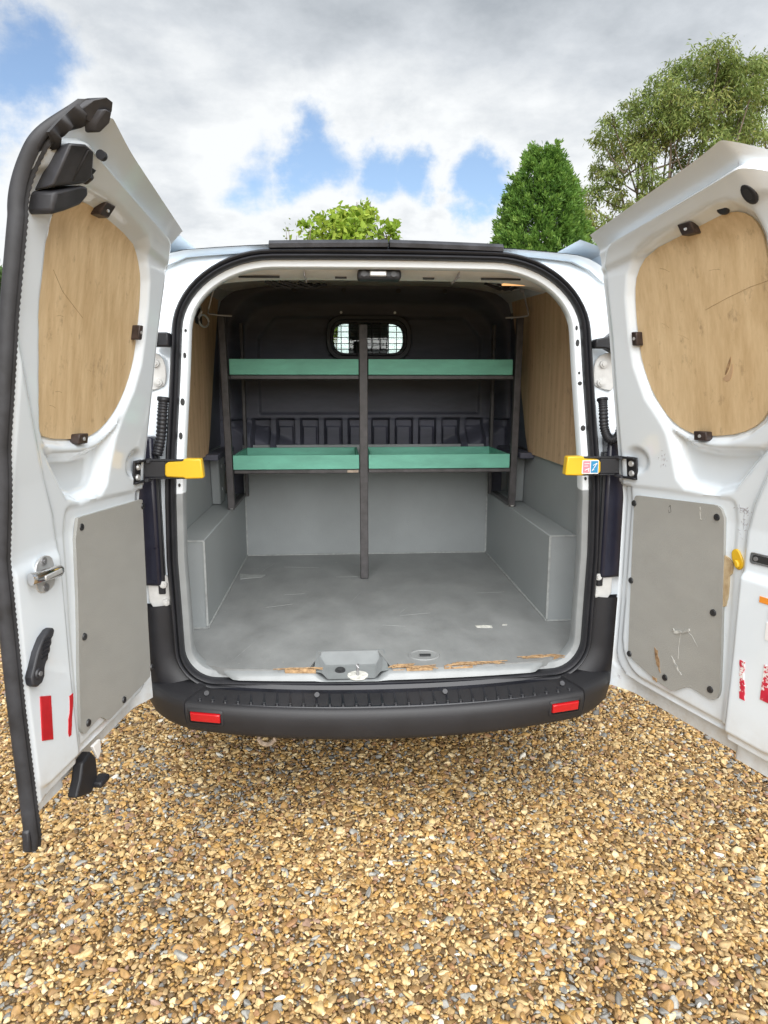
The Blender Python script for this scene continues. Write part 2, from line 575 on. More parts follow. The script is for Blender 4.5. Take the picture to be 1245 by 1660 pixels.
def round_poly(poly, r, n=5):
    """polygon with its corners rounded to radius about r"""
    out = []
    m = len(poly)
    for i in range(m):
        p = np.array(poly[i], float)
        a = np.array(poly[i - 1], float) - p
        b = np.array(poly[(i + 1) % m], float) - p
        la, lb = np.hypot(*a), np.hypot(*b)
        k = min(r, la * .45, lb * .45)
        A, B = p + a / la * k, p + b / lb * k
        for t in np.linspace(0, 1, n):
            out.append(tuple((1 - t) ** 2 * A + 2 * t * (1 - t) * p + t * t * B))
    return out


# ------------------------------------------------------------------ ground
def ground_mat():
    m = bpy.data.materials.new('earth_and_stones')
    m.use_nodes = True
    t = m.node_tree
    b = t.nodes['Principled BSDF']
    b.inputs['Roughness'].default_value = 0.9
    L = t.links.new
    tc = N(t, 'ShaderNodeTexCoord')
    v = N(t, 'ShaderNodeTexVoronoi', ins={'Scale': 34.0})
    L(tc.outputs['Object'], v.inputs['Vector'])
    r = N(t, 'ShaderNodeValToRGB')
    cr = r.color_ramp
    cr.elements[0].color = (0.24, 0.15, 0.07, 1)
    cr.elements[1].color = (0.44, 0.32, 0.17, 1)
    e = cr.elements.new(0.5)
    e.color = (0.32, 0.20, 0.08, 1)
    sp = N(t, 'ShaderNodeSeparateColor')
    L(v.outputs['Color'], sp.inputs[0])
    L(sp.outputs[0], r.inputs[0])
    L(r.outputs[0], b.inputs['Base Color'])
    bp = N(t, 'ShaderNodeBump', ins={'Strength': 1.0, 'Distance': 0.012})
    bp.invert = True
    L(v.outputs['Distance'], bp.inputs['Height'])
    L(bp.outputs[0], b.inputs['Normal'])
    return m


def stone_mat():
    m = bpy.data.materials.new('pebble')
    m.use_nodes = True
    t = m.node_tree
    b = t.nodes['Principled BSDF']
    b.inputs['Roughness'].default_value = 0.62
    L = t.links.new
    at = N(t, 'ShaderNodeAttribute', attribute_type='INSTANCER', attribute_name='tone')
    r = N(t, 'ShaderNodeValToRGB')
    cr = r.color_ramp
    cr.interpolation = 'CONSTANT'
    cols = [(0.00, (0.107, 0.067, 0.030)), (0.04, (0.168, 0.098, 0.038)), (0.10, (0.230, 0.133, 0.049)),
            (0.20, (0.311, 0.181, 0.063)), (0.31, (0.392, 0.233, 0.074)), (0.42, (0.341, 0.230, 0.105)),
            (0.52, (0.438, 0.296, 0.125)), (0.65, (0.510, 0.367, 0.176)), (0.76, (0.581, 0.451, 0.251)),
            (0.835, (0.265, 0.142, 0.064)), (0.88, (0.181, 0.174, 0.158)), (0.92, (0.274, 0.267, 0.240)), (0.955, (0.118, 0.113, 0.102)),
            (0.966, (0.276, 0.176, 0.123)), (0.988, (0.568, 0.539, 0.461))]
    cr.elements[0].position, cr.elements[0].color = 0.0, (*cols[0][1], 1)
    cr.elements[1].position, cr.elements[1].color = cols[1][0], (*cols[1][1], 1)
    for p, c in cols[2:]:
        e = cr.elements.new(p)
        e.color = (*c, 1)
    L(at.outputs['Fac'], r.inputs[0])
    tc = N(t, 'ShaderNodeTexCoord')
    oi = N(t, 'ShaderNodeObjectInfo')
    ad = N(t, 'ShaderNodeVectorMath', operation='ADD')
    L(tc.outputs['Object'], ad.inputs[0])
    sc = N(t, 'ShaderNodeMath', operation='MULTIPLY', ins={1: 57.0})
    L(at.outputs['Fac'], sc.inputs[0])
    L(sc.outputs[0], ad.inputs[1])
    n = N(t, 'ShaderNodeTexNoise', ins={'Scale': 1.3, 'Detail': 5.0, 'Roughness': 0.65})
    L(ad.outputs[0], n.inputs['Vector'])
    mr = N(t, 'ShaderNodeMapRange', ins={'From Min': 0.25, 'From Max': 0.75, 'To Min': 0.60, 'To Max': 1.32})
    L(n.outputs['Fac'], mr.inputs['Value'])
    hs = N(t, 'ShaderNodeHueSaturation')
    L(mr.outputs[0], hs.inputs['Value'])
    L(r.outputs[0], hs.inputs['Color'])
    L(hs.outputs[0], b.inputs['Base Color'])
    return m


gv, gf = [], []
xs = np.concatenate([np.linspace(-400, -8, 8), np.linspace(-6, 6, 25), np.linspace(8, 400, 8)])
ys = np.concatenate([np.linspace(-120, -6, 6), np.linspace(-5, 9, 29), np.linspace(12, 500, 12)])
for y in ys:
    for x in xs:
        gv.append((x, y, -0.012))
ground = mesh('ground', gv, grid_faces(len(ys), len(xs)), ground_mat(), smooth=0)
ground['kind'] = 'structure'


def stone_proto(k):
    r_ = np.random.default_rng(100 + k)
    bm = bmesh.new()
    bmesh.ops.create_icosphere(bm, subdivisions=3, radius=1)
    D = np.array([v.co[:] for v in bm.verts])
    nk = 9 + k % 4
    pn = r_.normal(size=(nk, 3))
    pn /= np.linalg.norm(pn, axis=1)[:, None]
    ph = r_.uniform(0.55, 1.0, nk)
    dots = np.maximum(D @ pn.T, 1e-3)
    q = ph / dots
    pw = -30.0 if k % 3 else -11.0
    R = (np.sum(q ** pw, axis=1) + 1.15 ** pw) ** (1 / pw)
    sc = np.array([1.0, r_.uniform(.62, .9), r_.uniform(.38, .62)])
    for v, d, r in zip(bm.verts, D, R):
        v.co = Vector(d * r * sc)
    me = bpy.data.meshes.new('pebble')
    bm.to_mesh(me)
    bm.free()
    for p in me.polygons:
        p.use_smooth = True
    me.materials.append(M['stone'])
    return bpy.data.objects.new('pebble', me)


M['stone'] = stone_mat()
pcol = bpy.data.collections.new('pebble_kinds')
for k in range(14):
    pcol.objects.link(stone_proto(k))


def gravel():
    P = []
    def field(x0, x1, y0, y1, pitch):
        nx, ny = int((x1 - x0) / pitch), int((y1 - y0) / pitch)
        gx, gy = np.meshgrid(np.arange(nx), np.arange(ny), indexing='ij')
        x = x0 + (gx + rng.uniform(0, 1, gx.shape)) * pitch
        y = y0 + (gy + rng.uniform(0, 1, gx.shape)) * pitch
        return np.stack([x.ravel(), y.ravel()], 1)
    A = field(-2.4, 2.4, -1.6, 1.4, 0.0104)
    B = np.concatenate([field(-7, 7, 1.4, 9, 0.030), field(-7, -2.4, -2.6, 1.4, .026), field(2.4, 7, -2.6, 1.4, .026),
                        field(-2.4, 2.4, -3.2, -1.6, .022)])
    P2 = np.concatenate([A, B])
    n = len(P2)
    big = np.concatenate([np.ones(len(A)), np.full(len(B), 1.7)])
    size = np.clip(rng.lognormal(math.log(0.0073), 0.38, n), 0.0038, 0.020) * big
    hum = np.array([mnoise.noise((p[0] * 1.7, p[1] * 1.7, 0.3)) for p in P2]) * 0.010
    z = rng.uniform(-0.004, 0.005, n) + hum * 0.8 + 0.002
    rot = np.stack([rng.normal(0, 0.30, n), rng.normal(0, 0.30, n), rng.uniform(0, 6.283, n)], 1)
    scl = np.stack([size * rng.uniform(.9, 1.3, n), size * rng.uniform(.8, 1.1, n), size * rng.uniform(.8, 1.25, n)], 1)
    # greyer and browner drifts among the honey-coloured stones
    tone = rng.uniform(0, 1, n)
    patch = np.array([mnoise.noise((p[0] * 2.3 + 5, p[1] * 2.3, 1.7)) for p in P2])
    gp = (patch > 0.22) & (rng.uniform(0, 1, n) < 0.11)
    tone[gp] = rng.uniform(0.885, 0.965, gp.sum())
    bp_ = (patch < -0.25) & (rng.uniform(0, 1, n) < 0.2)
    tone[bp_] = rng.uniform(0.26, 0.75, bp_.sum())
    me = bpy.data.meshes.new('gravel')
    me.from_pydata(np.concatenate([P2, z[:, None]], 1).tolist(), [], [])
    a = me.attributes.new('rot', 'FLOAT_VECTOR', 'POINT')
    a.data.foreach_set('vector', rot.astype(np.float32).ravel())
    a = me.attributes.new('scl', 'FLOAT_VECTOR', 'POINT')
    a.data.foreach_set('vector', scl.astype(np.float32).ravel())
    a = me.attributes.new('tone', 'FLOAT', 'POINT')
    a.data.foreach_set('value', tone.astype(np.float32))
    a = me.attributes.new('pick', 'INT', 'POINT')
    a.data.foreach_set('value', rng.integers(0, 14, n).astype(np.int32))
    o = bpy.data.objects.new('gravel', me)
    COL.objects.link(o)
    o['kind'] = 'stuff'
    o['label'] = 'loose honey brown and grey gravel covering the whole yard'
    o['category'] = 'gravel'
    t = bpy.data.node_groups.new('scatter_pebbles', 'GeometryNodeTree')
    t.interface.new_socket('Geometry', in_out='INPUT', socket_type='NodeSocketGeometry')
    t.interface.new_socket('Geometry', in_out='OUTPUT', socket_type='NodeSocketGeometry')
    gi, go = N(t, 'NodeGroupInput'), N(t, 'NodeGroupOutput')
    mp = N(t, 'GeometryNodeMeshToPoints')
    ci = N(t, 'GeometryNodeCollectionInfo')
    ci.inputs['Collection'].default_value = pcol
    ci.inputs['Separate Children'].default_value = True
    ci.inputs['Reset Children'].default_value = True
    ip = N(t, 'GeometryNodeInstanceOnPoints')
    ip.inputs['Pick Instance'].default_value = True

    def attr(nm, typ):
        q = N(t, 'GeometryNodeInputNamedAttribute', data_type=typ)
        q.inputs['Name'].default_value = nm
        return q.outputs['Attribute']
    L = t.links.new
    L(gi.outputs[0], mp.inputs['Mesh'])
    L(mp.outputs[0], ip.inputs['Points'])
    L(ci.outputs[0], ip.inputs['Instance'])
    L(attr('pick', 'INT'), ip.inputs['Instance Index'])
    er = N(t, 'FunctionNodeEulerToRotation')
    L(attr('rot', 'FLOAT_VECTOR'), er.inputs[0])
    L(er.outputs[0], ip.inputs['Rotation'])
    L(attr('scl', 'FLOAT_VECTOR'), ip.inputs['Scale'])
    L(ip.outputs[0], go.inputs[0])
    md = o.modifiers.new('scatter', 'NODES')
    md.node_group = t


gravel()

# ------------------------------------------------------------------ the van
van = thing('van', 'white panel van seen from behind with both rear doors swung wide open on the gravel', 'van')


def prof(z):
    return float(np.interp(z, [.3, 1.15, 1.3, 1.5, 1.67, 1.9, 2.0], [0, 0, .02, .055, .083, .13, .15]))


def bow(x):
    return -0.06 * max(0.0, 1 - (x / 0.72) ** 2)


def ap_loop(n, a, nstr=34, ncor=14, hw=0.73, zt=1.955, zb=0.505):
    """closed loop round the rear opening: n metres inside the outer seal line, a metres forward of the rear face"""
    hw, zt, zb = hw - n, zt - n, zb + n
    rx1, rz1, rx2, rz2 = max(.02, .34 - n), max(.02, .25 - n), max(.02, .135 - n), max(.02, .135 - n)
    pts = []
    for i in range(nstr):
        pts.append((-(hw - rx2) + 2 * (hw - rx2) * i / nstr, zb))
    for i in range(ncor):
        t = math.pi / 2 * i / ncor
        pts.append((hw - rx2 + rx2 * math.sin(t), zb + rz2 - rz2 * math.cos(t)))
    for i in range(nstr):
        pts.append((hw, zb + rz2 + (zt - rz1 - zb - rz2) * i / nstr))
    for i in range(ncor):
        t = math.pi / 2 * i / ncor
        pts.append((hw - rx1 + rx1 * math.cos(t), zt - rz1 + rz1 * math.sin(t)))
    for i in range(nstr):
        pts.append((hw - rx1 - 2 * (hw - rx1) * i / nstr, zt))
    for i in range(ncor):
        t = math.pi / 2 * i / ncor
        pts.append((-(hw - rx1) - rx1 * math.sin(t), zt - rz1 + rz1 * math.cos(t)))
    for i in range(nstr):
        pts.append((-hw, zt - rz1 - (zt - rz1 - zb - rz2) * i / nstr))
    for i in range(ncor):
        t = math.pi / 2 * i / ncor
        pts.append((-hw + rx2 - rx2 * math.sin(t + 0) if False else -(hw - rx2) - rx2 * math.cos(t), zb + rz2 - rz2 * math.sin(t)))
    out = []
    for x, z in pts:
        k = np.interp(z, [.5, .75, .95, 1.28, 1.57, 1.76, 1.95], [.72, .725, .73, .72, .70, .69, .68]) / .73
        x = x * k
        out.append((x + .004, prof(z) + bow(x) + a, z))
    return out


def loft(loops, wrap=True):
    n = len(loops[0])
    V = [p for l in loops for p in l]
    return V, grid_faces(len(loops), n, wrap=wrap)


# --- rear frame between the door gap and the opening
def outer_loop(n, a, hw, zt, zb, rx, rz):
    pts = ap_loop(0, 0)
    base = ap_loop(n, a)
    out = []
    for (x, y, z) in pts:
        out.append((x, y, z))
    return base


body = G()
L0 = ap_loop(-0.10, 0.10, hw=.79, zt=1.905, zb=.55)
# keep the outermost ring as a squarer shape: the roof and the sides of the body
ring = []
OUTL = [(.90, .46), (.905, .9), (.90, 1.25), (.87, 1.6), (.838, 1.80), (.815, 1.86)] + [(.80 * t, 1.978 - .03 * t * t - .07 * max(0, (t - .82) / .18) ** 2) for t in (.995, .96, .92, .88, .84, .78, .6, .4, .2, 0)]
OUTL = OUTL + [(-a, b) for a, b in OUTL[-2::-1]]


def ray_out(dx, dz, cz=1.22):
    best = None
    for (a, b), (c, d) in zip(OUTL, OUTL[1:] + OUTL[:1]):
        ex, ez = c - a, d - b
        den = dx * ez - dz * ex
        if abs(den) < 1e-12:
            continue
        t = (a * ez - (b - cz) * ex) / den
        q = (a * dz - (b - cz) * dx) / den
        if t > 0 and -1e-6 <= q <= 1 + 1e-6 and (best is None or t < best):
            best = t
    return best


for (x, y, z) in ap_loop(0, 0):
    k = ray_out(x, z - 1.22)
    xx, zz = x * k, 1.22 + (z - 1.22) * k
    ring.append((xx, prof(zz) + bow(xx) + .012, zz))
ring_in = [(x * .94 + .004 * 0, y + .035, 1.22 + (z - 1.22) * .985) for x, y, z in ring]
Lseal_out = ap_loop(-0.004, 0.03)
V, F_ = loft([[(x, y + .06, z) for x, y, z in ring], ring, ring_in, Lseal_out])
mesh('rear_frame', V, F_, M['paint'], van, smooth=40)

# --- painted jamb inside the seal
_jl = ([ap_loop(0.010, 0.026), ap_loop(0.028, 0.018), ap_loop(0.050, 0.026), ap_loop(0.0545, 0.034), ap_loop(0.052, 0.075), ap_loop(0.02, 0.10)])
_jl = [[(x, y, min(z, .536) if abs(x + .12) < .116 and z < .6 else z) for x, y, z in l] for l in _jl]
V, F_ = loft(_jl)
mesh('door_jamb', V, F_, M['jamb'], van, smooth=40)

# --- rubber seal round the opening
pf = [(0.000, 0.026), (-0.004, 0.004), (0.001, -0.018), (0.009, -0.026), (0.016, -0.021), (0.0195, -0.008), (0.023, -0.019),
      (0.030, -0.024), (0.037, -0.016), (0.041, 0.002), (0.042, 0.026)]
V, F_ = loft([ap_loop(n * .76 - .001, a * .85 + .004) for n, a in pf])
mesh('opening_seal', V, F_, M['rubber'], van, smooth=60)

# --- black strip on the roof edge, in two lengths
for x0, x1, r0, r1 in ((-0.37, 0.012, .0, .004), (0.018, 0.392, .004, -.002)):
    V = []
    nst = 10
    sec = [(-.020, .0), (-.024, .012), (-.010, .024), (.02, .028), (.05, .024), (.05, .0)]
    for i in range(nst):
        x = x0 + (x1 - x0) * i / (nst - 1)
        for (dy, dz) in sec:
            V.append((x, prof(1.96) + bow(x) + dy, 1.957 + r0 + (r1 - r0) * i / (nst - 1) + dz))
    F_ = grid_faces(nst, 6, wrap=True) + [tuple(range(6))[::-1], tuple(range((nst - 1) * 6, nst * 6))]
    mesh('roof_edge_strip', V, F_, M['bracket'], van)

# --- roof and outer sides (the long body going forward)
ROOFZ = lambda y: float(np.interp(y, [.16, .6, 1.5, 2.4, 3.2], [1.980, 2.03, 2.075, 2.085, 2.03]))
st = np.linspace(.158, 3.2, 14)
V = []
for y in st:
    for t in np.linspace(-1, 1, 25):
        x = .80 * t
        z = ROOFZ(y) - .03 * abs(t) ** 2 - .07 * max(0, (abs(t) - .82) / .18) ** 2
        yy = y + (bow(x) if y < .2 else 0) - .004
        V.append((x, yy, z + (.008 * math.sin(x * 34) ** 2 if .4 < y < 3 and abs(x) < .6 else 0)))
up_ = list(V)
k = len(V)
V += [(x * .97, y + .004, z - .022) for x, y, z in up_]
F_ = grid_faces(14, 25) + grid_faces(14, 25, k)
mesh('roof_skin', V, F_, M['paint'], van)


def side_sheet(name, sgn, y0, y1, z0, z1, m, xs=((.46, .902), (.9, .907), (1.25, .902), (1.6, .872), (1.80, .840), (1.88, .803))):
    V = []
    ny, nz = 8, 9
    zs_, xv = zip(*xs)
    for th in (0, .02):
        for i in range(ny):
            y = y0 + (y1 - y0) * i / (ny - 1)
            for j in range(nz):
                z = z0 + (z1 - z0) * j / (nz - 1)
                x = np.interp(z, zs_, xv) - th - .12 * max(0, (y - 3.6) / 1.2) ** 2
                V.append((sgn * x, y + (prof(z) * max(0, 1 - y / .6)), z))
    n = ny * nz
    F_ = grid_faces(ny, nz) + grid_faces(ny, nz, n)
    rim = [i * nz for i in range(ny)] + [(ny - 1) * nz + j for j in range(nz)] + [i * nz + nz - 1 for i in range(ny)][::-1] + [j for j in range(nz)][::-1]
    for a, b in zip(rim, rim[1:]):
        if a != b:
            F_.append((a, b, b + n, a + n))
    return mesh(name, V, F_, m, van)


for sgn in (-1, 1):
    side_sheet('side_panel', sgn, .03, 2.25, .62, 1.88, M['paint'])
    side_sheet('lower_side', sgn, 2.253, 4.75, .40, 1.22, M['paint'])
    side_sheet('sill_trim', sgn, .30, 4.4, .34, .618, M['bumper'])
    side_sheet('cab_side_window', sgn, 2.34, 3.35, 1.225, 1.93, M['glass'])
    g = G()
    g.tube([(sgn * .905, 3.97, 1.2), (sgn * .80, 3.25, 1.97)], .035, 8)
    g.make('windscreen_pillar', M['paint'], van)
V = [(-.88, 3.98, 1.22), (.88, 3.98, 1.22), (.78, 3.22, 2.0), (-.78, 3.22, 2.0)]
V += [(x, y + .006, z + .004) for x, y, z in V]
mesh('windscreen', V, [(0, 1, 2, 3), (7, 6, 5, 4), (0, 4, 5, 1), (1, 5, 6, 2), (2, 6, 7, 3), (3, 7, 4, 0)], M['glass'], van)
# bonnet and nose
V = []
for y, z in ((3.9, 1.24), (4.2, 1.15), (4.55, 1.05), (4.78, .9), (4.86, .7), (4.86, .36)):
    for t in np.linspace(-1, 1, 9):
        V.append((.93 * t * (1 - .1 * max(0, (y - 3.9))), y - .16 * t * t, z - .03 * t * t))
k = len(V)
V2 = [(x * .98, y - .02, z - .02) for x, y, z in V]
mesh('bonnet', V + V2, grid_faces(6, 9) + grid_faces(6, 9, k), M['paint'], van)
box('dashboard', (-.85, 3.45, .95), (.85, 3.9, 1.2), M['plastic'], van, .03)
for sx in (-.50, .50):
    g = G()
    for (y0, z0, y1, z1, wd, th) in ((2.55, .98, 2.42, 1.45, .22, .06),):
        g.box((sx - wd, -th, 0), (sx + wd, th, 1), lambda x, y, z: (x, y0 + (y1 - y0) * z + y, z0 + (z1 - z0) * z))
    g.box((sx - .25, 2.5, .86), (sx + .25, 3.05, .98))
    st_ = g.make('cab_seat', M['seat'], van, bevel=.04, seg=3)
    g = G()
    g.box((sx - .13, 2.36, 1.46), (sx + .13, 2.47, 1.66))
    g.make('headrest', M['seat'], st_, bevel=.045, seg=4)
g = G()
g.box((-.10, 2.34, 1.25), (.16, 2.44, 1.72))
st_ = g.make('cab_seat', M['seat'], van, bevel=.04, seg=3, label='middle cab seat seen through the bulkhead window')
G().box((-.085, 2.33, 1.70), (.175, 2.45, 2.0)).make('headrest', M['seat'], st_, bevel=.05, seg=4)

# underbody and wheels
box('underbody', (-.60, .08, .36), (.60, 4.6, .50), M['under'], van, .02)
for wx in (-.83, .83):
    for wy in (.95, 3.85):
        w = G()
        prof_t = [(.19, -.10), (.31, -.115), (.345, -.085), (.352, 0), (.345, .085), (.31, .115), (.19, .10)]
        V = []
        for i in range(28):
            a = 2 * math.pi * i / 28
            for r, o_ in prof_t:
                V.append((wx + o_, wy + r * math.cos(a), .352 + r * math.sin(a)))
        F_ = [(i * 7 + j, i * 7 + j + 1, ((i + 1) % 28) * 7 + j + 1, ((i + 1) % 28) * 7 + j) for i in range(28) for j in range(6)]
        wh = mesh('wheel', V, F_, M['tyre'], van)
        sg = 1 if wx > 0 else -1
        G().disc((wx + sg * .06, wy, .352), (sg, 0, 0), .2, .03, 20, .19).disc((wx + sg * .09, wy, .352), (sg, 0, 0), .06, .02, 12).make('rim', M['rim'], wh)
# towing eye under the bumper
g = G()
g.tube([(-.41 + .028 * math.cos(a), -.075, .345 + .026 * math.sin(a)) for a in np.linspace(0, 2 * math.pi, 14)[:-1]], .008, 6, closed=True)
g.box((-.42, -.07, .37), (-.40, 0.05, .385))
g.make('towing_eye', M['bare'], van)

# --- cargo floor, wheel boxes, lining
V = []
nx = 40
for i in range(nx):
    x = -.80 + 1.6 * i / (nx - 1)
    fy = bow(x) + .012 + (.25 * max(0, (abs(x) - .52) / .28) ** 2 if abs(x) > .52 else 0)
    # the front edge stops short round the latch tray
    if -.245 < x < .005:
        fy = .118
    V.append((x, fy))
P = V
Vv = [(x, y, .570) for x, y in P] + [(x, 1.60, .570) for x, y in P] + [(x, y, .545) for x, y in P] + [(x, 1.60, .545) for x, y in P]
F_ = [(i, i + 1, nx + i + 1, nx + i) for i in range(nx - 1)] + [(2 * nx + i, 3 * nx + i, 3 * nx + i + 1, 2 * nx + i + 1) for i in range(nx - 1)]
F_ += [(i, 2 * nx + i, 2 * nx + i + 1, i + 1) for i in range(nx - 1)]
floor = mesh('cargo_floor', Vv, F_, M['floor'], van, smooth=0)
# torn plywood along the rear edge of the floor
def torn(name, x0, x1, y0, dep, seed, z=.5725, parent=floor):
    r_ = random.Random(seed)
    g = G()
    n = 9
    V = []
    for i in range(n):
        x = x0 + (x1 - x0) * i / (n - 1)
        d = dep * (0.35 + r_.random() * .75) * (math.sin(math.pi * min(1, max(0, (i + .4) / (n)))) ** .4)
        yb = bow(x) + y0
        V += [(x, yb, z - .010 + r_.random() * .003), (x, yb + d * .5, z - .001 + r_.random() * .004), (x + r_.uniform(-.004, .004), yb + d, z + .0005)]
    k = len(V)
    V += [(a, b, .56) for a, b, c in V]
    F_ = grid_faces(n, 3) + [(3 * i, 3 * i + 3, k + 3 * i + 3, k + 3 * i) for i in range(n - 1)] + [(3 * i + 2, 3 * i + 5, k + 3 * i + 5, k + 3 * i + 2) for i in range(n - 1)]
    g.add(V, F_)
    for j in range(7):
        x = r_.uniform(x0, x1)
        yb = bow(x) + y0 + r_.uniform(0, dep * .6)
        l = r_.uniform(.02, .05)
        a = r_.uniform(-.3, .3)
        g.tube([(x - l, yb - l * a, z + .001), (x, yb, z + .004), (x + l, yb + l * a, z + .001)], .0016, 4)
    g.make(name, M['rawwood'], parent, smooth=0)


torn('torn_edge', -.345, -.24, .004, .022, 1)
torn('torn_edge', .022, .062, .010, .040, 2)
torn('torn_edge', .07, .16, .006, .010, 6)
torn('torn_edge', .20, .30, .008, .030, 3)
torn('torn_edge', .345, .385, .016, .014, 4)
torn('torn_edge', .50, .625, .034, .024, 5)
# scuffs of bare undercoat on the floor
def patch(name, pts, z, m, parent, th=.0012):
    G().prism(pts, z, z + th, lambda a, b, t: (a, b, t)).make(name, m, parent, smooth=0)


patch('paint_chip', [(.39, .33), (.45, .325), (.452, .35), (.42, .357), (.385, .352)], .5705, M['scuff'], floor)
patch('paint_chip', [(.495, .352), (.515, .35), (.518, .359), (.50, .361)], .5705, M['scuff'], floor)
patch('paint_chip', [(-.655, 1.10), (-.55, 1.13), (-.535, 1.17), (-.62, 1.18), (-.672, 1.2)], .5705, M['sealant'], floor)
for k in range(11):
    r_ = random.Random(300 + k)
    x, y, a, l = r_.uniform(-.58, .58), r_.uniform(.15, 1.35), r_.uniform(-.5, .5) + (1.57 if k % 3 == 0 else 0), r_.uniform(.02, .11)
    w_ = r_.uniform(.0004, .0009)
    dx, dy = math.cos(a), math.sin(a)
    patch('floor_scratch', [(x - dx * l, y - dy * l), (x + dy * w_, y - dx * w_), (x + dx * l, y + dy * l), (x - dy * w_, y + dx * w_)], .5702, M['sealant'], floor, .0006)
# recessed lashing cup in the floor
g = G()
V = []
for r, z in ((.058, .5706), (.056, .5735), (.049, .5735), (.046, .5712), (.030, .5708), (.0, .5708)):
    for k in range(24):
        a = 2 * math.pi * k / 24
        V.append((.142 + r * math.cos(a), .062 + r * .86 * math.sin(a), z))
g.add(V, grid_faces(6, 24, wrap=True))
g.make('lashing_cup', M['floor'], floor)
G().box((.125, .045, .5745), (.165, .056, .5785)).make('cup_slot', M['screw'], floor)

# latch tray let into the sill
g = G()
cx = -.120
O_ = [(cx - .125, .121, .5718), (cx + .125, .121, .5718), (cx + .127, -.050, .5655), (cx - .127, -.050, .5655)]
T = [(cx - .120, .116, .5715), (cx + .120, .116, .5715), (cx + .102, -.052, .5635), (cx - .102, -.052, .5635)]
Bm = [(cx - .092, .062, .542), (cx + .092, .062, .542), (cx + .080, -.062, .5435), (cx - .080, -.062, .5435)]
g.add(O_ + T + Bm, [(0, 1, 5, 4), (1, 2, 6, 5), (3, 0, 4, 7), (4, 5, 9, 8), (5, 6, 10, 9), (7, 4, 8, 11), (8, 9, 10, 11)])
tray = g.make('latch_tray', M['jamb'], van, smooth=0, bevel=.008, seg=3)
g = G()
g.tube([(cx + .022, -.035, .538), (cx + .022, -.037, .572), (cx + .022, -.033, .580), (cx + .022, -.028, .572), (cx + .022, -.026, .538)], .005, 8)
g.make('striker_pin', M['steel'], tray)
G().disc((cx + .022, -.035, .5405), (0, 0, 1), .036, .004, 18).make('striker_plate', M['scuff'], tray)
g = G()
g.disc((cx - .038, .006, .5415), (0, -.25, .97), .018, .006, 16).disc((cx - .038, .004, .547), (0, -.35, .94), .009, .004, 10)
g.make('bolt', M['screw'], tray)

# sill plate below the floor edge
V = []
nsx = 62
for (dy0, z0_) in ((.02, .5665), (-.008, .5635), (-.020, .5565), (-.027, .548), (-.030, .539)):
    for i in range(nsx):
        x = -.60 + 1.20 * i / (nsx - 1)
        dy, z = dy0, z0_
        up = .004 * max(0, (abs(x) - .5) / .1) ** 2
        dip = float(ss(.118 - abs(x + .12), 0, .02))
        e_ = float(ss(.60 - abs(x), 0, .09))
        dy, z = dy * e_ + .022 * (1 - e_), z * e_ + .5655 * (1 - e_)
        V.append((x, bow(x) + dy + .018, min(z, .5385 - (.566 - z) * .1) * dip + z * (1 - dip) + up))
mesh('sill', V, grid_faces(5, nsx), M['jamb'], van)

for sgn in (-1, 1):
    bx = G().box((sgn * .69 if sgn > 0 else -.80, .392, .571), (.80 if sgn > 0 else -.684, 1.598, .928)).make('wheel_box', M['wallgrey'], van, bevel=.004)
    xi = .69 if sgn > 0 else -.684
    # sealant lines where the boards meet
    G().box((xi - .006, .394, .5712), (xi + .006, 1.584, .577)).make('sealant_bead', M['sealant'], bx)
    G().box((xi - .004, .3885, .58), (xi + .004, .3965, .925)).make('sealant_bead', M['sealant'], bx)
    G().box((min(xi, sgn * .8), .386, .5712), (max(xi, sgn * .8), .3915, .576)).make('sealant_bead', M['sealant'], bx)
    G().box((min(xi, sgn * .8), .3895, .9245), (max(xi, sgn * .8), .3945, .9305)).make('sealant_bead', M['sealant'], bx)
    # lower lining painted grey
    box('lower_lining', (sgn * .8 - (.02 if sgn < 0 else 0), .10, .571), (sgn * .8 + (.02 if sgn > 0 else 0), 1.6, 1.19), M['wallgrey'], van)
    # plywood side lining with its slanting front edge
    px = sgn * .798
    poly = [(.10, 1.193), (1.105, 1.193), (1.17, 1.28), (1.30, 1.60), (1.47, 1.97), (1.50, 2.03), (.62, 1.975), (.22, 1.92), (.16, 1.8), (.10, 1.5)]
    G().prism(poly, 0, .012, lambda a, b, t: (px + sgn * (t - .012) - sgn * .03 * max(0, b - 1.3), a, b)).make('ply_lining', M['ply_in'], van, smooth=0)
    # black trim behind the lining
    G().prism([(1.06, 1.205), (1.60, 1.205), (1.60, 2.05), (1.44, 2.0)], 0, .03,
              lambda a, b, t: (px + sgn * (t + .004) - sgn * .03 * max(0, b - 1.3), a, b)).make('pillar_trim', M['bulk'], van, smooth=0)
    # grey pillar foot and its black ledge
    G().prism([(1.22, .93), (1.33, .93), (1.37, 1.17), (1.20, 1.17)], 0, .045, lambda a, b, t: (sgn * (.80 - t), a, b)).make('pillar_foot', M['wallgrey'], van, bevel=.006)
    for bz in (1.0, 1.12):
        G().disc((sgn * .755, 1.28, bz), (-sgn, 0, 0), .011, .004, 10).make('bolt', M['wallgrey'], van)
    G().prism([(1.04, 1.172), (1.55, 1.172), (1.55, 1.196), (1.04, 1.200)], 0, .07, lambda a, b, t: (sgn * (.80 - t), a, b)).make('ledge', M['bulk'], van, bevel=.004)
    # inner white side above the lining up to the roof
    V = []
    for y in (.12, .5, 1.0, 1.6):
        for (dx, z) in ((.82, 1.6), (.80, 1.85), (.765, 1.97), (.66, 2.0 + .02 * y)):
            V.append((sgn * dx, y, z))
    mesh('inner_side', V, grid_faces(4, 4), M['paint'], van)

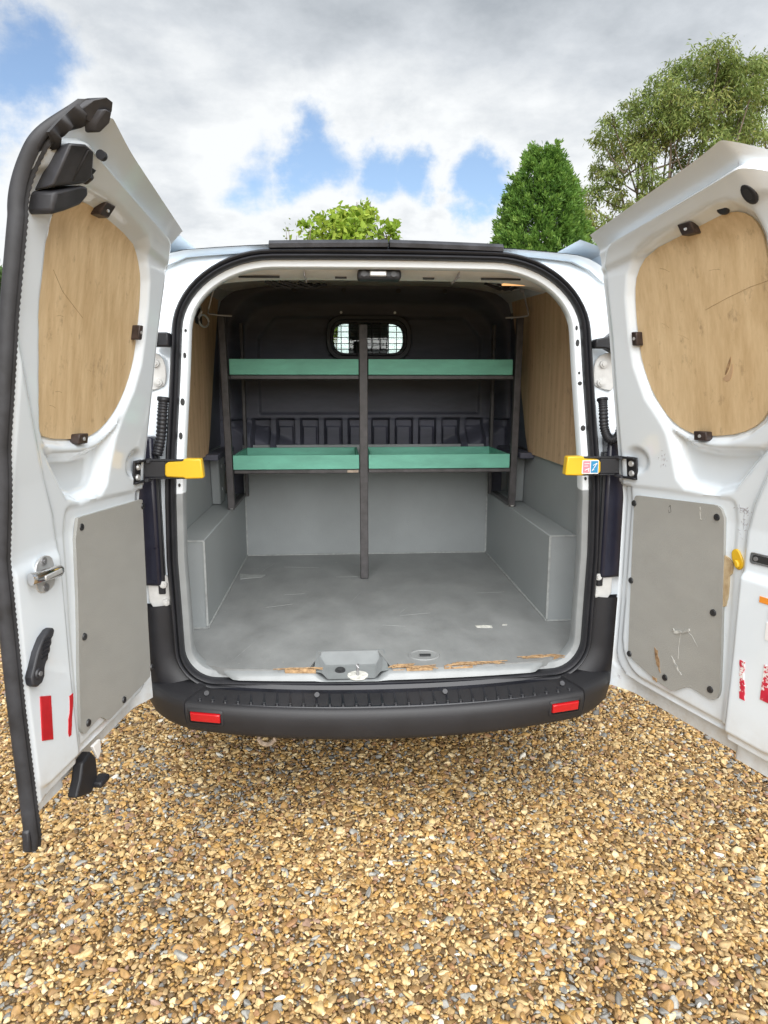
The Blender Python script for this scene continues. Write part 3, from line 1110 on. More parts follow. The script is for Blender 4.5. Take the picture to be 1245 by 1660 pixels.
# grey board in front of the bulkhead and its sealed edges
fb = box('front_board', (-.69, 1.586, .571), (.696, 1.604, 1.20), M['wallgrey'], van, .002)
box('sealant_bead', (-.68, 1.577, .571), (.69, 1.587, .577), M['sealant'], fb)
for xx in (-.681, .687):
    box('sealant_bead', (xx - .004, 1.578, .578), (xx + .004, 1.586, 1.1), M['sealant'], fb)

# --- ceiling
V = []
cs = [(.165, 1.925), (.19, 1.905), (.26, 1.893), (.315, 1.888), (.325, 1.905), (.335, 1.945), (.42, 1.962), (.44, 1.945), (.50, 1.942), (.52, 1.972), (.8, 1.995), (.82, 1.98), (.9, 1.982), (.92, 2.004), (1.3, 2.03), (1.6, 2.05)]
for y, z in cs:
    for t in np.linspace(-1, 1, 31):
        x = .78 * t
        dz = -.055 * max(0, (abs(t) - .45) / .55) ** 2.2
        V.append((x, y + bow(x) * (1 if y < .4 else .0) + .02 * (y < .4), z + dz))
ceil = mesh('ceiling', V, grid_faces(len(cs), 31), M['dirty_paint'], van, smooth=50)
# seams and slots of the header
for x in (-.262, .262):
    box('header_seam', (x - .0015, .163, 1.885), (x + .0015, .33, 1.93), M['inkgrey'], ceil)
for (x, w_) in ((-.42, .07), (.42, .07), (-.14, .02), (.165, .02)):
    box('header_slot', (x - w_, .226, 1.886), (x + w_, .232, 1.893), M['screw'], ceil)
# tangle of torn trim at the front of the roof
for k in range(9):
    r_ = random.Random(k)
    x = r_.choice((-1, 1)) * r_.uniform(.3, .6)
    G().tube([(x, 1.0, 1.985), (x + r_.uniform(.04, .12), 1.03, 1.962), (x + r_.uniform(.1, .22), 1.06, 1.985)], .006, 5).make('loose_trim', M['bracket'], ceil)
# rear latch on the header
lt = G().box((-.085, .135, 1.872), (.062, .205, 1.905)).make('header_latch', M['bracket'], van, bevel=.01)
G().box((-.045, .126, 1.880), (.012, .139, 1.898)).make('latch_tongue', M['zinc'], lt, bevel=.004)
for x in (-.063, .036):
    G().disc((x, .137, 1.889), (0, -1, 0), .010, .006, 12).make('latch_screw', M['screw'], lt)
# interior lamp
il = G().box((.455, .345, 1.895), (.555, .395, 1.925)).make('interior_lamp', M['white_label'], van, bevel=.006)
G().box((.46, .338, 1.890), (.55, .39, 1.896)).make('lens', M['glow'], il, bevel=.003)

# --- bulkhead: moulded plastic wall with window and ribs
def bulk_h(X, Z):
    inner = smooth_poly([(-.66, 1.18), (-.66, 1.80), (-.63, 1.88), (-.56, 1.935), (-.40, 1.955), (.42, 1.955), (.58, 1.94), (.66, 1.88), (.70, 1.80), (.70, 1.18)], 1)
    d = sdpoly(X, Z, inner)
    h = .10 * ss(-d, .0, .085)
    d2 = sdpoly(X, Z, [(-.60, 1.36), (-.60, 1.78), (-.50, 1.90), (.55, 1.90), (.65, 1.78), (.65, 1.36)])
    h -= .015 * ss(d2, 0, .02)
    # ribs low down
    low = ss(1.345 - Z, 0, .012)
    cell = np.abs(((X + .6525) / .1335 + .5) % 1 - .5) * .1335
    rib = 1 - ss(cell, .017, .021)
    box_ = ss(1.30 - Z, 0, .01) * ss(cell, .027, .031)
    h += low * (-.06 + .055 * rib + .012 * box_)
    return h


bxs = np.linspace(-.80, .80, 241)
bzs = np.concatenate([np.linspace(1.10, 1.37, 50), np.linspace(1.375, 2.07, 90)])
Xg, Zg = np.meshgrid(bxs, bzs)
H_ = bulk_h(Xg, Zg)
dwin = sdpoly(Xg, Zg, round_poly([(-.215, 1.665), (.247, 1.665), (.247, 1.90), (-.215, 1.90)], .10, 8))
Yg = 1.64 - H_
V = np.stack([Xg, Yg, Zg], -1).reshape(-1, 3)
nc = len(bxs)
F_ = []
for i in range(len(bzs) - 1):
    for j in range(nc - 1):
        if dwin[i:i + 2, j:j + 2].min() < .022:
            F_.append((i * nc + j, i * nc + j + 1, (i + 1) * nc + j + 1, (i + 1) * nc + j))
used = sorted({i for f in F_ for i in f})
mp_ = {u: k for k, u in enumerate(used)}
bulk = mesh('bulkhead', V[used], [[mp_[i] for i in f] for f in F_], M['bulk'], van, smooth=40)
# back face so that it is a solid wall, with the same window hole
o1 = round_poly([(-.80, 1.0), (.80, 1.0), (.80, 2.07), (-.80, 2.07)], .02, 3)
hole = round_poly([(-.19, 1.69), (.222, 1.69), (.222, 1.875), (-.19, 1.875)], .08, 3)
g = G()
g.box((-.80, 1.71, .50), (-.195, 1.73, 2.07))
g.box((.227, 1.71, .50), (.80, 1.73, 2.07))
g.box((-.195, 1.71, .50), (.227, 1.73, 1.685))
g.box((-.195, 1.71, 1.88), (.227, 1.73, 2.07))
g.make('bulkhead_back', M['bulk'], bulk, smooth=0)


def frame_ring(outer, inner, y0, y1, name, m, parent, bevel=.004):
    n = len(outer)
    V = [(x, y0, z) for x, z in outer] + [(x, y0, z) for x, z in inner] + [(x, y1, z) for x, z in outer] + [(x, y1, z) for x, z in inner]
    F_ = []
    for i in range(n):
        j = (i + 1) % n
        F_ += [(i, j, n + j, n + i), (2 * n + i, 3 * n + i, 3 * n + j, 2 * n + j), (i, 2 * n + i, 2 * n + j, j), (n + i, n + j, 3 * n + j, 3 * n + i)]
    return mesh(name, V, F_, m, parent, bevel=bevel)


rp = lambda e, r: round_poly([(-.215 - e, 1.665 - e), (.247 + e, 1.665 - e), (.247 + e, 1.90 + e), (-.215 - e, 1.90 + e)], r, 8)
fr = frame_ring(rp(.004, .115), rp(-.022, .10), 1.618, 1.74, 'window_frame', M['plastic'], bulk)
frame_ring(rp(-.018, .10), rp(-.036, .09), 1.640, 1.73, 'inner_rim', M['bracket'], fr, .002)
g = G()
for x in np.linspace(-.180, .212, 10):
    g.tube([(x, 1.632, 1.672), (x, 1.632, 1.895)], .0024, 5)
g.make('grille_wire', M['plastic'], fr)
g = G()
for z in np.linspace(1.69, 1.875, 7):
    g.tube([(-.207, 1.628, z), (.239, 1.628, z)], .0024, 5)
g.make('grille_wire', M['plastic'], fr)
G().box((-.21, 1.70, 1.67), (.242, 1.704, 1.895)).make('glass_pane', M['glass'], fr)
for x in (-.135, .16):
    G().disc((x, 1.640, 1.918), (0, -1, 0), .007, .006, 8).make('bolt', M['zinc'], bulk)
for x in (-.38, -.12, .17, .42):
    G().disc((x, 1.538, 2.02), (0, -1, 0), .012, .005, 10).make('trim_plug', M['plastic'], bulk)

# --- hook plates with rings on the side lining
hp = G().box((-.785, .86, 1.79), (-.765, 1.00, 1.875)).make('hook_plate', M['plastic'], van, bevel=.004)
g = G()
g.tube([(-.752 + .012 * math.cos(a), .965 + .05 * math.cos(a), 1.808 + .026 * math.sin(a)) for a in np.linspace(0, 2 * math.pi, 18)[:-1]], .0045, 6, closed=True)
g.make('lashing_ring', M['zinc'], hp)
g = G()
g.tube([(-.76, .885, 1.815), (-.745, .885, 1.84), (-.75, .895, 1.862), (-.765, .90, 1.858)], .005, 6)
g.make('hook', M['zinc'], hp)

# --- jamb holes
for sgn, lst in ((-1, ((1.78, .006, .010), (1.62, .005, .009), (1.47, .007, .012), (1.36, .006, .012), (1.20, .004, .006), (1.70, .004, .005))),
                 (1, ((1.80, .006, .012), (1.715, .004, .008), (1.665, .006, .012), (1.565, .004, .005), (1.53, .007, .007), (1.38, .008, .010), (1.21, .004, .006)))):
    for z, rx, rz in lst:
        hx = (np.interp(z, [.5, .75, .95, 1.28, 1.57, 1.76, 1.95], [.72, .725, .73, .72, .70, .69, .68]) - .050) * sgn + .004 + sgn * .010
        hy = prof(z) + bow(hx) + .0225
        G().prism([(rx * math.cos(t), rz * math.sin(t)) for t in np.linspace(0, 2 * math.pi, 11)[:-1]], 0, .004,
                  lambda a, b, t: (hx + a, hy - t, z + b)).make('jamb_hole', M['screw'], van)

# ------------------------------------------------------------------ bumper
def bx_y(x):
    return -.212 + .085 * (abs(x) / .667) ** 2.2


def bumper_section(x0, x1, name, nxs=40):
    V = []
    sec = [(.10, .512), (.035, .508), (.012, .500), (.004, .497), (-.001, .488), (-.006, .470), (.0, .440), (.006, .41), (.016, .393), (.040, .378), (.10, .372), (.16, .40)]
    ns = len(sec)
    for i in range(nxs):
        x = x0 + (x1 - x0) * i / (nxs - 1)
        lift = .012 * (abs(x) / .667) ** 2
        for k, (dy, z) in enumerate(sec):
            zz = z + lift * (1 if z < .45 else .3)
            V.append((x, bx_y(x) + dy, zz))
    F_ = grid_faces(nxs, ns, wrap=True) + [tuple(range(ns)), tuple(range((nxs - 1) * ns, nxs * ns))[::-1]]
    return mesh(name, V, F_, M['bumper'], van, smooth=50)


bump = bumper_section(-.664, .664, 'rear_bumper')
# step on top with ribs
V = []
nxs = 44
for i in range(nxs):
    x = -.655 + 1.31 * i / (nxs - 1)
    yb = bx_y(x)
    for dy, z in ((.014, .4995), (.018, .5045), (.10, .5075), (.122, .515), (.128, .528), (.165, .532), (.165, .50)):
        y = yb + dy
        if dy > .1:
            y = max(y, bow(x) + (-.07 if dy < .125 else -.062 if dy < .16 else -.02))
        V.append((x, y, z))
step = mesh('step_tread', V, grid_faces(nxs, 7), M['tread'], bump, smooth=40)
rib0 = None
for i in range(30):
    x = -.615 + 1.23 * i / 29
    g = G()
    ln = .082
    sk = -.10 * x
    y0 = .024
    g.add([(-.006, y0, .0), (.006, y0, .0), (.0045, y0 + ln, .001), (-.0045, y0 + ln, .001), (-.0035, y0 + .003, .0062), (.0035, y0 + .003, .0062), (.0025, y0 + ln, .0085), (-.0025, y0 + ln, .0085)],
          [(0, 3, 2, 1), (4, 5, 6, 7), (0, 1, 5, 4), (1, 2, 6, 5), (2, 3, 7, 6), (3, 0, 4, 7)])
    g.disc((0, y0 + .002, 0), (0, 0, 1), .0075, .0055, 10, .006)
    if rib0 is None:
        rib0 = g.make('tread_rib', M['tread'], step, smooth=40)
        rib = rib0
    else:
        rib = rib0.copy()
        COL.objects.link(rib)
        rib.parent = step
    rib.location = (x, bx_y(x), .5046)
    rib.rotation_euler = (0, 0, -x * .22)
for x in (-.60, -.235, .19, .60):
    G().disc((x, bow(x) - .0745, .519), (0, -.75, .66), .0085, .004, 12).make('step_screw', M['bracket'], step)
# reflectors let into the bumper face
for sgn in (-1, 1):
    x0, x1 = (-.648, -.545) if sgn < 0 else (.545, .645)
    V = []
    zt_ = lambda x: .478 - 0 * x
    g = G()
    nn = 6
    for lay, e in ((.001, .0), (-.010, -.003)):
        for i in range(nn):
            x = x0 + e * -1 + (x1 - x0 + 2 * e) * i / (nn - 1)
            for z in (.441 - e, .475 + e):
                zz = z + (.001)
                V.append((x, bx_y(x) + lay + (-.004 if z > .46 else .0), zz + .003))
    F_ = grid_faces(nn, 2, 2 * nn)
    F_ += [(2 * i, 2 * i + 2, 2 * nn + 2 * i + 2, 2 * nn + 2 * i) for i in range(nn - 1)] + [(2 * i + 1, 2 * nn + 2 * i + 1, 2 * nn + 2 * i + 3, 2 * i + 3) for i in range(nn - 1)]
    F_ += [(0, 2 * nn, 2 * nn + 1, 1), (2 * nn - 2, 2 * nn - 1, 4 * nn - 1, 4 * nn - 2)]
    g.add(V, F_)
    rf = g.make('reflector', M['red'], bump, bevel=.002)
    fx0, fx1 = x0 - .008, x1 + .008
    fr_ = [(fx0, .433), (fx1, .433), (fx1, .489), (fx0, .489)]
    V = []
    o_, i_ = round_poly(fr_, .006, 3), round_poly([(x0 - .002, .441), (x1 + .002, .441), (x1 + .002, .482), (x0 - .002, .482)], .004, 3)
    for lst, dy in ((o_, -.0065), (i_, -.0105), (i_, .004)):
        V += [(x, bx_y(x) + dy + (.004 if z < .45 else .001) , z) for x, z in lst]
    n = len(o_)
    mesh('reflector_bezel', V, grid_faces(3, n, wrap=True), M['bumper'], rf)

# bumper corners sweeping round the sides
for sgn in (-1, 1):
    V = []
    path = [(.667, bx_y(.667)), (.705, -.102), (.75, -.066), (.795, -.015), (.84, .07), (.875, .18), (.892, .34)]
    sec = [(-.10, .515), (-.03, .505), (-.006, .500), (0, .492), (.004, .47), (0, .44), (-.006, .41), (-.018, .393), (-.04, .380), (-.10, .374)]
    ns = len(sec)
    for i, (x, y) in enumerate(path):
        a = path[max(0, i - 1)]
        b = path[min(len(path) - 1, i + 1)]
        t = Vector((b[0] - a[0], b[1] - a[1])).normalized()
        n_ = Vector((t.y, -t.x))
        for d, z in sec:
            V.append((sgn * (x + n_.x * d), y + n_.y * d, z + .012))
    F_ = grid_faces(len(path), ns, wrap=True) + [tuple(range(ns)), tuple(range((len(path) - 1) * ns, len(path) * ns))[::-1]]
    cn = mesh('bumper_corner', V, F_, M['bumper'], van, smooth=50)
    # upright of the corner beside the opening, following the seal
    lp = [p for p in ap_loop(0, 0, 14, 20) if p[2] < .815 and sgn * p[0] > .44]
    lp.sort(key=lambda p: math.atan2(p[2] - 1.0, abs(p[0])))
    rows = []
    for (x, y, z) in lp:
        a = math.atan2(max(-.42, z - .80) * 1.0, 1.0) if z < .80 else 0
        dx, dz = math.cos(a), math.sin(a) * 1.6
        if abs(x) < .66:
            dx, dz = .45, -.9
        row = []
        for t in np.linspace(0, 1, 7):
            xo = min(.912, abs(x) + .19 * t * dx)
            zo = max(.497, z + .16 * t * dz)
            row.append((sgn * (xo - .002), y + .022 - .050 * math.sin(math.pi * min(1, t * 1.1)) * .6 + .05 * t * t, zo))
        rows.append(row)
    V = [p for r in rows for p in r]
    k = len(V)
    V += [(x, y + .035, z) for x, y, z in V]
    mesh('corner_upright', V, grid_faces(len(rows), 7) + grid_faces(len(rows), 7, k), M['plastic'], van)

# ------------------------------------------------------------------ lamps, hinges and conduits beside the opening
for sgn in (-1, 1):
    tl = G().box((.748, .02, .86), (.86, .10, 1.36), lambda x, y, z: (sgn * (x + .004), y - .02 * (x < .78), z)).make('tail_lamp', M['lampbody'], van, bevel=.012)
    G().box((.843, -.012, .87), (.905, .018, 1.34), lambda x, y, z: (sgn * x, y + (.10 if x > .87 else 0), z)).make('red_lens', M['lamp_red'], tl, bevel=.006)
    G().box((.742, .012, .83), (.765, .045, 1.30), lambda x, y, z: (sgn * x, y, z)).make('lamp_flange', M['plastic'], tl, bevel=.004)
    for zc, nb in ((1.56, 2), (.83, 2)):
        poly = [(.728, zc - .045), (.80, zc - .06), (.80, zc + .075), (.742, zc + .07), (.718, zc + .04), (.716, zc - .02)]
        hy = prof(zc) + .018
        hg = G().prism(smooth_poly(poly, 1), 0, .012, lambda a, b, t: (sgn * a, hy + .012 - t, b)).make('door_hinge', M['hinge'], van, bevel=.003)
        for k in range(nb):
            G().disc((sgn * (.742 + .006 * k), hy + .001, zc - .028 + .062 * k), (0, -1, 0), .014, .009, 12, .012).disc((sgn * (.742 + .006 * k), hy - .006, zc - .028 + .062 * k), (0, -1, 0), .007, .006, 6).make('hinge_bolt', M['hinge'], hg)
    # rubber buffer
    if sgn < 0:
        g = G().box((-.765, .035, 1.645), (-.692, .085, 1.69))
        G_ = g.make('door_buffer', M['plastic'], van, bevel=.005)
        G().disc((-.735, .036, 1.662), (0, -1, 0), .010, .006, 10).make('buffer_bolt', M['bracket'], G_)
    else:
        g = G().prism([(.705, 1.645), (.742, 1.645), (.80, 1.615), (.80, 1.73), (.745, 1.682), (.705, 1.675)], 0, .045, lambda a, b, t: (a, .09 - t, b))
        g.make('door_buffer', M['plastic'], van, bevel=.005)


def conduit(pts, name, r=.017):
    P = [np.array(p) for p in pts]
    fine = []
    seg = 26
    for i in range(len(P) - 1):
        p0, p1, p2, p3 = P[max(0, i - 1)], P[i], P[i + 1], P[min(len(P) - 1, i + 2)]
        for k in range(seg):
            t = k / seg
            fine.append(.5 * ((2 * p1) + (-p0 + p2) * t + (2 * p0 - 5 * p1 + 4 * p2 - p3) * t * t + (-p0 + 3 * p1 - 3 * p2 + p3) * t ** 3))
    rad = [r * (.86 + .14 * (1 if (i // 2) % 2 else 0)) for i in range(len(fine))]
    for i in range(10):
        rad[i] = r * 1.18
    return G().tube(fine, r, 10, radii=rad).make(name, M['plastic'], van, smooth=60)


conduit([(-.716, .03, 1.485), (-.720, .022, 1.44), (-.727, .012, 1.36), (-.74, .0, 1.30)], 'cable_conduit', .017)
conduit([(.732, .03, 1.480), (.733, .020, 1.45), (.737, .008, 1.38), (.750, -.012, 1.345), (.775, -.02, 1.36), (.79, -.005, 1.42)], 'cable_conduit', .016)

# ------------------------------------------------------------------ rear doors
PZ = [.3, .48, .8, 1.15, 1.3, 1.5, 1.67, 1.85]
PP = [.02, .008, 0, 0, .02, .055, .083, .12]
ZB = .48


def ztop(u, right=False):
    u = np.asarray(u, float) * (1.13 if right else 1.0)
    return 1.975 + .085 * np.clip(u, 0, .68) / .74 - .030 * np.clip((u - .68) / .075, 0, 1.2) ** 1.6


def pdoor(u, z, right=False):
    u, z = np.asarray(u, float) * (1.13 if right else 1.0), np.asarray(z, float)
    base = np.interp(z, PZ, PP)
    t = np.clip((z - 1.85) / (.125 + .085 * np.clip(u, 0, .68) / .74), 0, 1.2)
    top = .12 + (.080 + .12 * np.clip(u, 0, .66) / .74 - .085 * ss(u, .655, .775)) * t ** 1.8
    return np.where(z > 1.85, top, base)


WIN_L = [(.571, 1.404), (.50, 1.393), (.378, 1.385), (.30, 1.402), (.25, 1.43), (.206, 1.466), (.165, 1.52), (.136, 1.588), (.128, 1.66), (.132, 1.74), (.145, 1.81), (.167, 1.855),
         (.195, 1.882), (.227, 1.898), (.33, 1.915), (.475, 1.930), (.56, 1.928), (.598, 1.895), (.617, 1.815), (.620, 1.70), (.609, 1.609), (.597, 1.50), (.586, 1.43)]
WIN_R = [(.352, 1.382), (.30, 1.389), (.239, 1.416), (.17, 1.495), (.131, 1.59), (.120, 1.68), (.123, 1.786), (.136, 1.84), (.159, 1.869), (.19, 1.889), (.244, 1.903), (.38, 1.921),
         (.47, 1.935), (.52, 1.934), (.55, 1.912), (.567, 1.86), (.588, 1.74), (.592, 1.60), (.580, 1.50), (.553, 1.44), (.51, 1.41), (.45, 1.390)]
BOWL = [(.165, 1.50), (.232, 1.38), (.262, 1.25), (.295, 1.222), (.40, 1.216), (.47, 1.24), (.53, 1.31), (.60, 1.39), (.625, 1.455), (.60, 1.392),
        (.55, 1.366), (.41, 1.356), (.33, 1.364), (.24, 1.405), (.19, 1.463)]


def door_h(u, z, right):
    h = np.zeros_like(u)
    dw = sdpoly(u, z, WIN_R if right else WIN_L)
    h -= .026 * ss(dw, -.024, .002)
    db = sdpoly(u, z, BOWL)
    h -= .040 * ss(db, -.004, .030) * (1 - ss(dw, -.03, .0))
    beam = [(.515, .40), (.512, 1.14), (.535, 1.22), (.60, 1.36), (.66, 1.50), (.70, 1.60), (.735, 1.72), (.95, 1.80), (.95, .40)]
    dm = sdpoly(u, z, beam)
    lowb = .008 * ss(1.13 - z, 0, .03) if not right else .014 * ss(1.035 - z, 0, .02)
    h += ((.018 if right else .010) + lowb) * ss(dm, -.004, .018) * (1 if right else 1 - ss(u, .700, .728))
    # inner pressing inside the outer skin's flange
    zt = ztop(u, right)
    U0, U1 = (.012, .80)
    r = .09
    cx = np.clip(u, U0 + r, U1 - r)
    zlo, zhi = .535, zt - .040
    cz = np.clip(z, zlo + r, zhi - r)
    d = r - np.hypot(u - cx, z - cz)
    depth = .034 * ss(1.2 - z, 0, .5) * ss(u + .02, 0, .12) + .020 * ss(z - 1.85, 0, .08) + .010
    if not right:
        depth = depth * (1 - ss(u, .64, .74) * (z < 1.2))
    h -= depth * (1 - ss(d, 0, .016))
    # second step of the pressing along the bottom
    r2 = .12
    cx = np.clip(u, .05 + r2, .76 - r2)
    cz = np.clip(z, .565 + r2, zt - .085 - .05)
    d2 = r2 - np.hypot(u - cx, z - cz)
    h -= .012 * (1 - ss(d2, 0, .012)) * (z < 1.2) * (1 if right else 1 - ss(u, .64, .73))
    # crease across the header above the window
    h += .010 * ss(z - (zt - .115 + .03 * 0), 0, .02) * ss(zt - .045 - z, -.005, .01)
    # scoop round the check strap
    h -= .014 * ss(1 - np.hypot((u - .095) / .062, (z - 1.288) / .048), 0, .5)
    # shallow field behind the trim board
    fld = [(.0, .55), (.495, .55), (.475, 1.22), (.0, 1.20)]
    h -= .005 * ss(sdpoly(u, z, round_poly(fld, .03)), -.002, .006)
    return h


def door_frame(side, ang):
    t = math.radians(ang)
    d = np.array([side * math.sin(t), -math.cos(t), 0])
    inn = np.array([-side * math.cos(t), -math.sin(t), 0])
    H0 = np.array([side * .778 + (.004 if side > 0 else 0), -.03, 0])

    def D(u, w, z):
        return tuple(H0 + d * u + inn * (float(pdoor(u, z, side > 0)) + w) + np.array([0, 0, z]))

    def hh(u, z):
        return float(door_h(np.array([u], float), np.array([z], float), side > 0)[0])
    return D, hh, d, inn


def make_door(side, ang, label):
    D, hh, dv, inn = door_frame(side, ang)
    UW = .736
    us = np.concatenate([np.linspace(0, .06, 10), np.linspace(.07, .69, 90), np.linspace(.697, UW, 11)])
    vs = np.concatenate([np.linspace(0, .10, 30), np.linspace(.106, .88, 170), np.linspace(.884, 1, 40)])
    Ug, Vg = np.meshgrid(us, vs)
    Zg = ZB + (ztop(Ug, side > 0) - ZB) * Vg
    Hg = door_h(Ug, Zg, side > 0)
    Ue = Ug - .042 * ss(Zg, 1.955, 2.06) ** 1.2 * ss(Ug, .45, UW)
    Pg = pdoor(Ue, Zg, side > 0)
    t = math.radians(ang)
    H0 = np.array([side * .778 + (.004 if side > 0 else 0), -.03, 0])

    def pos(Wg):
        B = H0 + Ue[..., None] * dv + (Pg + Wg)[..., None] * inn
        B[..., 2] = Zg
        return B.reshape(-1, 3)
    A = pos(Hg)
    # outer skin, hollow only at the hem
    edge = np.minimum(np.minimum(Ug, UW - Ug), np.minimum(Zg - ZB, ztop(Ug, side > 0) - Zg))
    B = pos(np.minimum(Hg - .008, np.maximum(-.046 - .030 * ss(edge, 0, .06), -.006 - .070 * np.clip((UW - Ug) / .20, 0, 1))))
    n = len(A)
    nr, nc_ = Ug.shape
    F_ = grid_faces(nr, nc_) + [f[::-1] for f in grid_faces(nr, nc_, n)]
    rim = [j for j in range(nc_)] + [i * nc_ + nc_ - 1 for i in range(1, nr)] + [(nr - 1) * nc_ + j for j in range(nc_ - 2, -1, -1)] + [i * nc_ for i in range(nr - 2, 0, -1)]
    for a, b in zip(rim, rim[1:] + rim[:1]):
        F_.append((a, b, b + n, a + n))
    door = mesh('rear_door', np.concatenate([A, B]), F_, M['paint'], van, smooth=60, label=label)

    # plywood in the window opening (curved with the door)
    def sheet(name, poly, w0, th, m, along='z', n1=26, n2=14, **kw):
        P = np.array(poly)
        V = []
        ax = 1 if along == 'z' else 0
        lo, hi = P[:, ax].min() + 1e-4, P[:, ax].max() - 1e-4
        ps = lo + (hi - lo) * (0.5 - 0.5 * np.cos(np.linspace(0, math.pi, n1)))
        for w in (w0, w0 - th):
            for q in ps:
                xs_ = []
                for i in range(len(P)):
                    a, b = P[i], P[(i + 1) % len(P)]
                    if (a[ax] > q) != (b[ax] > q):
                        xs_.append(a[1 - ax] + (q - a[ax]) * (b[1 - ax] - a[1 - ax]) / (b[ax] - a[ax]))
                c0, c1 = min(xs_), max(xs_)
                for s in np.linspace(0, 1, n2):
                    c = c0 + (c1 - c0) * s
                    V.append(D(c, w, q) if along == 'z' else D(q, w, c))
        n = n1 * n2
        F_ = grid_faces(n1, n2) + grid_faces(n1, n2, n)
        rim = [j for j in range(n2)] + [i * n2 + n2 - 1 for i in range(1, n1)] + [(n1 - 1) * n2 + j for j in range(n2 - 2, -1, -1)] + [i * n2 for i in range(n1 - 2, 0, -1)]
        for a, b in zip(rim, rim[1:] + rim[:1]):
            F_.append((a, b, b + n, a + n))
        return mesh(name, V, F_, m, door, **kw)
    wp = WIN_R if side > 0 else WIN_L
    sheet('window_board', smooth_poly(wp, 1), -.017, .008, M['ply'])

    if side < 0:
        gp = [(.028, 1.168), (.426, 1.182), (.446, .92), (.490, .624), (.474, .597), (.448, .603), (.386, .608), (.345, .572), (.30, .576), (.19, .58), (.058, .584), (.04, .86)]
        scr = [(.401, 1.154), (.03, 1.146), (.429, .859), (.05, .612), (.25, .592), (.452, .622)]
        clips = [(.448, 1.928, 1), (.150, 1.671, 0), (.418, 1.388, 1)]
    else:
        gp = [(.089, 1.173), (.415, 1.193), (.436, 1.177), (.459, .88), (.478, .66), (.470, .636), (.446, .626), (.368, .634), (.306, .588), (.228, .600), (.12, .628), (.103, .645), (.090, .9), (.082, 1.16)]
        scr = [(.083, 1.146), (.414, 1.159), (.092, .888), (.112, .640), (.274, .622), (.446, .656), (.429, .883)]
        clips = [(.371, 1.921, 1), (.128, 1.661, 0), (.362, 1.383, 1)]
    board = sheet('trim_board', round_poly(gp, .012, 3), .004, .009, M['panelgrey'], along='u', n1=40, n2=12, smooth=30)
    for (a, b) in scr:
        c = Vector(D(a, .004, b))
        g = G().disc(c, inn, .0105, .004, 14, .009)
        g.box((-.0075, -.001, .0), (.0075, .001, .0055), lambda x, y, z: tuple(c + Vector(dv) * (x * .8 + y * .3) + Vector((0, 0, 1)) * (x * .6) + Vector(inn) * z))
        g.make('screw', M['screw'], board)
    # the rough edge of the board
    for (a, b, lo) in clips:
        w0 = -.020
        hor = b > 1.8 or b < 1.45
        du, dz = (.022, .013) if hor else (.011, .020)
        g = G().box((a - du, w0, b - dz), (a + du, w0 + .026, b + dz), D)
        c = g.make('board_clip', M['brown'], door, bevel=.003)
        G().disc(D(a, w0 + .025, b), inn, .005, .003, 8).make('clip_screw', M['zinc'], c)
    return door, board, D, hh, dv, inn


doorL, boardL, DL, hL, dvL, inL = make_door(-1, 9, 'left rear door with black rubber seal down its edge and chrome latch')
doorR, boardR, DR, hR, dvR, inR = make_door(1, 18, 'right rear door with torn grey trim board and yellow release tab')
UPV = Vector((0, 0, 1))


def seal_left():
    # ribbed meeting-edge seal
    sec = [(.724, -.004), (.726, .010), (.731, .014), (.736, .011), (.739, .004), (.742, .011), (.748, .015), (.755, .012), (.760, .003), (.762, -.007), (.758, -.014), (.75, -.017), (.728, -.014)]
    zs_ = list(np.arange(.455, 1.90, .006)) + list(np.linspace(1.902, 2.060, 30))
    V = []
    for i, z in enumerate(zs_):
        bulge = .0026 if (i % 2) else 0
        for k, (u, w) in enumerate(sec):
            ww = w + (bulge if k in (2, 3) else 0)
            # near the very bottom the seal ends in a cut tail
            uu = .724 + (u - .724) * .84
            if z < .485:
                ww = w * (z - .40) / .085
            beam = .010 * float(ss(1.42 - z, 0, .14))
            # over the rounded top corner the seal bends in towards the middle of the door
            uu -= .030 * float(ss(z, 1.97, 2.07)) ** 1.3
            V.append(DL(uu, ww + beam, z))
    n = len(sec)
    F_ = grid_faces(len(zs_), n, wrap=True) + [tuple(range(n)), tuple(range((len(zs_) - 1) * n, len(zs_) * n))[::-1]]
    s = mesh('door_edge_seal', V, F_, M['doorseal'], doorL, smooth=55)
    # the torn-looking flap at the foot of the seal
    g = G()
    g.prism([(.716, .530), (.760, .51), (.766, .462), (.758, .458), (.728, .495), (.706, .508)], -.004, .014, lambda a, b, t: DL(a, t, b))
    g.make('seal_tail', M['rubber'], s, bevel=.006)


seal_left()
# wrinkled flap folded over inside the corner
V = []
for i in range(15):
    t = i / 14
    u0, z0 = .746 - .012 * t, 1.990 + .052 * t
    wr = .007 * math.sin(t * 15)
    V += [DL(u0 + .002, .020, z0 + .006), DL(u0 - .012, .028 + wr, z0 - .008), DL(u0 - .026 - .006 * math.sin(t * 9), .012 + wr, z0 - .018)]
k = len(V)
V += [tuple(np.array(v) - inL * .006) for v in V]
mesh('seal_flap', V, grid_faces(15, 3) + grid_faces(15, 3, k) + [(3 * i + j, 3 * i + 3 + j, k + 3 * i + 3 + j, k + 3 * i + j) for i in range(14) for j in (0, 2)], M['doorseal'], doorL, smooth=50)
# moulded block that closes the end of the seal
g = G()
g.prism([(.730, 2.034), (.724, 2.058), (.714, 2.066), (.702, 2.061), (.692, 2.049), (.685, 2.036), (.688, 2.024), (.702, 2.026), (.718, 2.030)], -.015, .022, lambda a, b, t: DL(a, t, b))
cb = g.make('corner_block', M['bracket'], doorL, bevel=.005, seg=2)
g = G()
g.prism([(.710, 2.048), (.698, 2.045), (.686, 2.030), (.685, 2.013), (.692, 2.013), (.705, 2.026)], .010, .036, lambda a, b, t: DL(a, t, b))
g.make('block_foot', M['bracket'], cb, bevel=.004, seg=2)
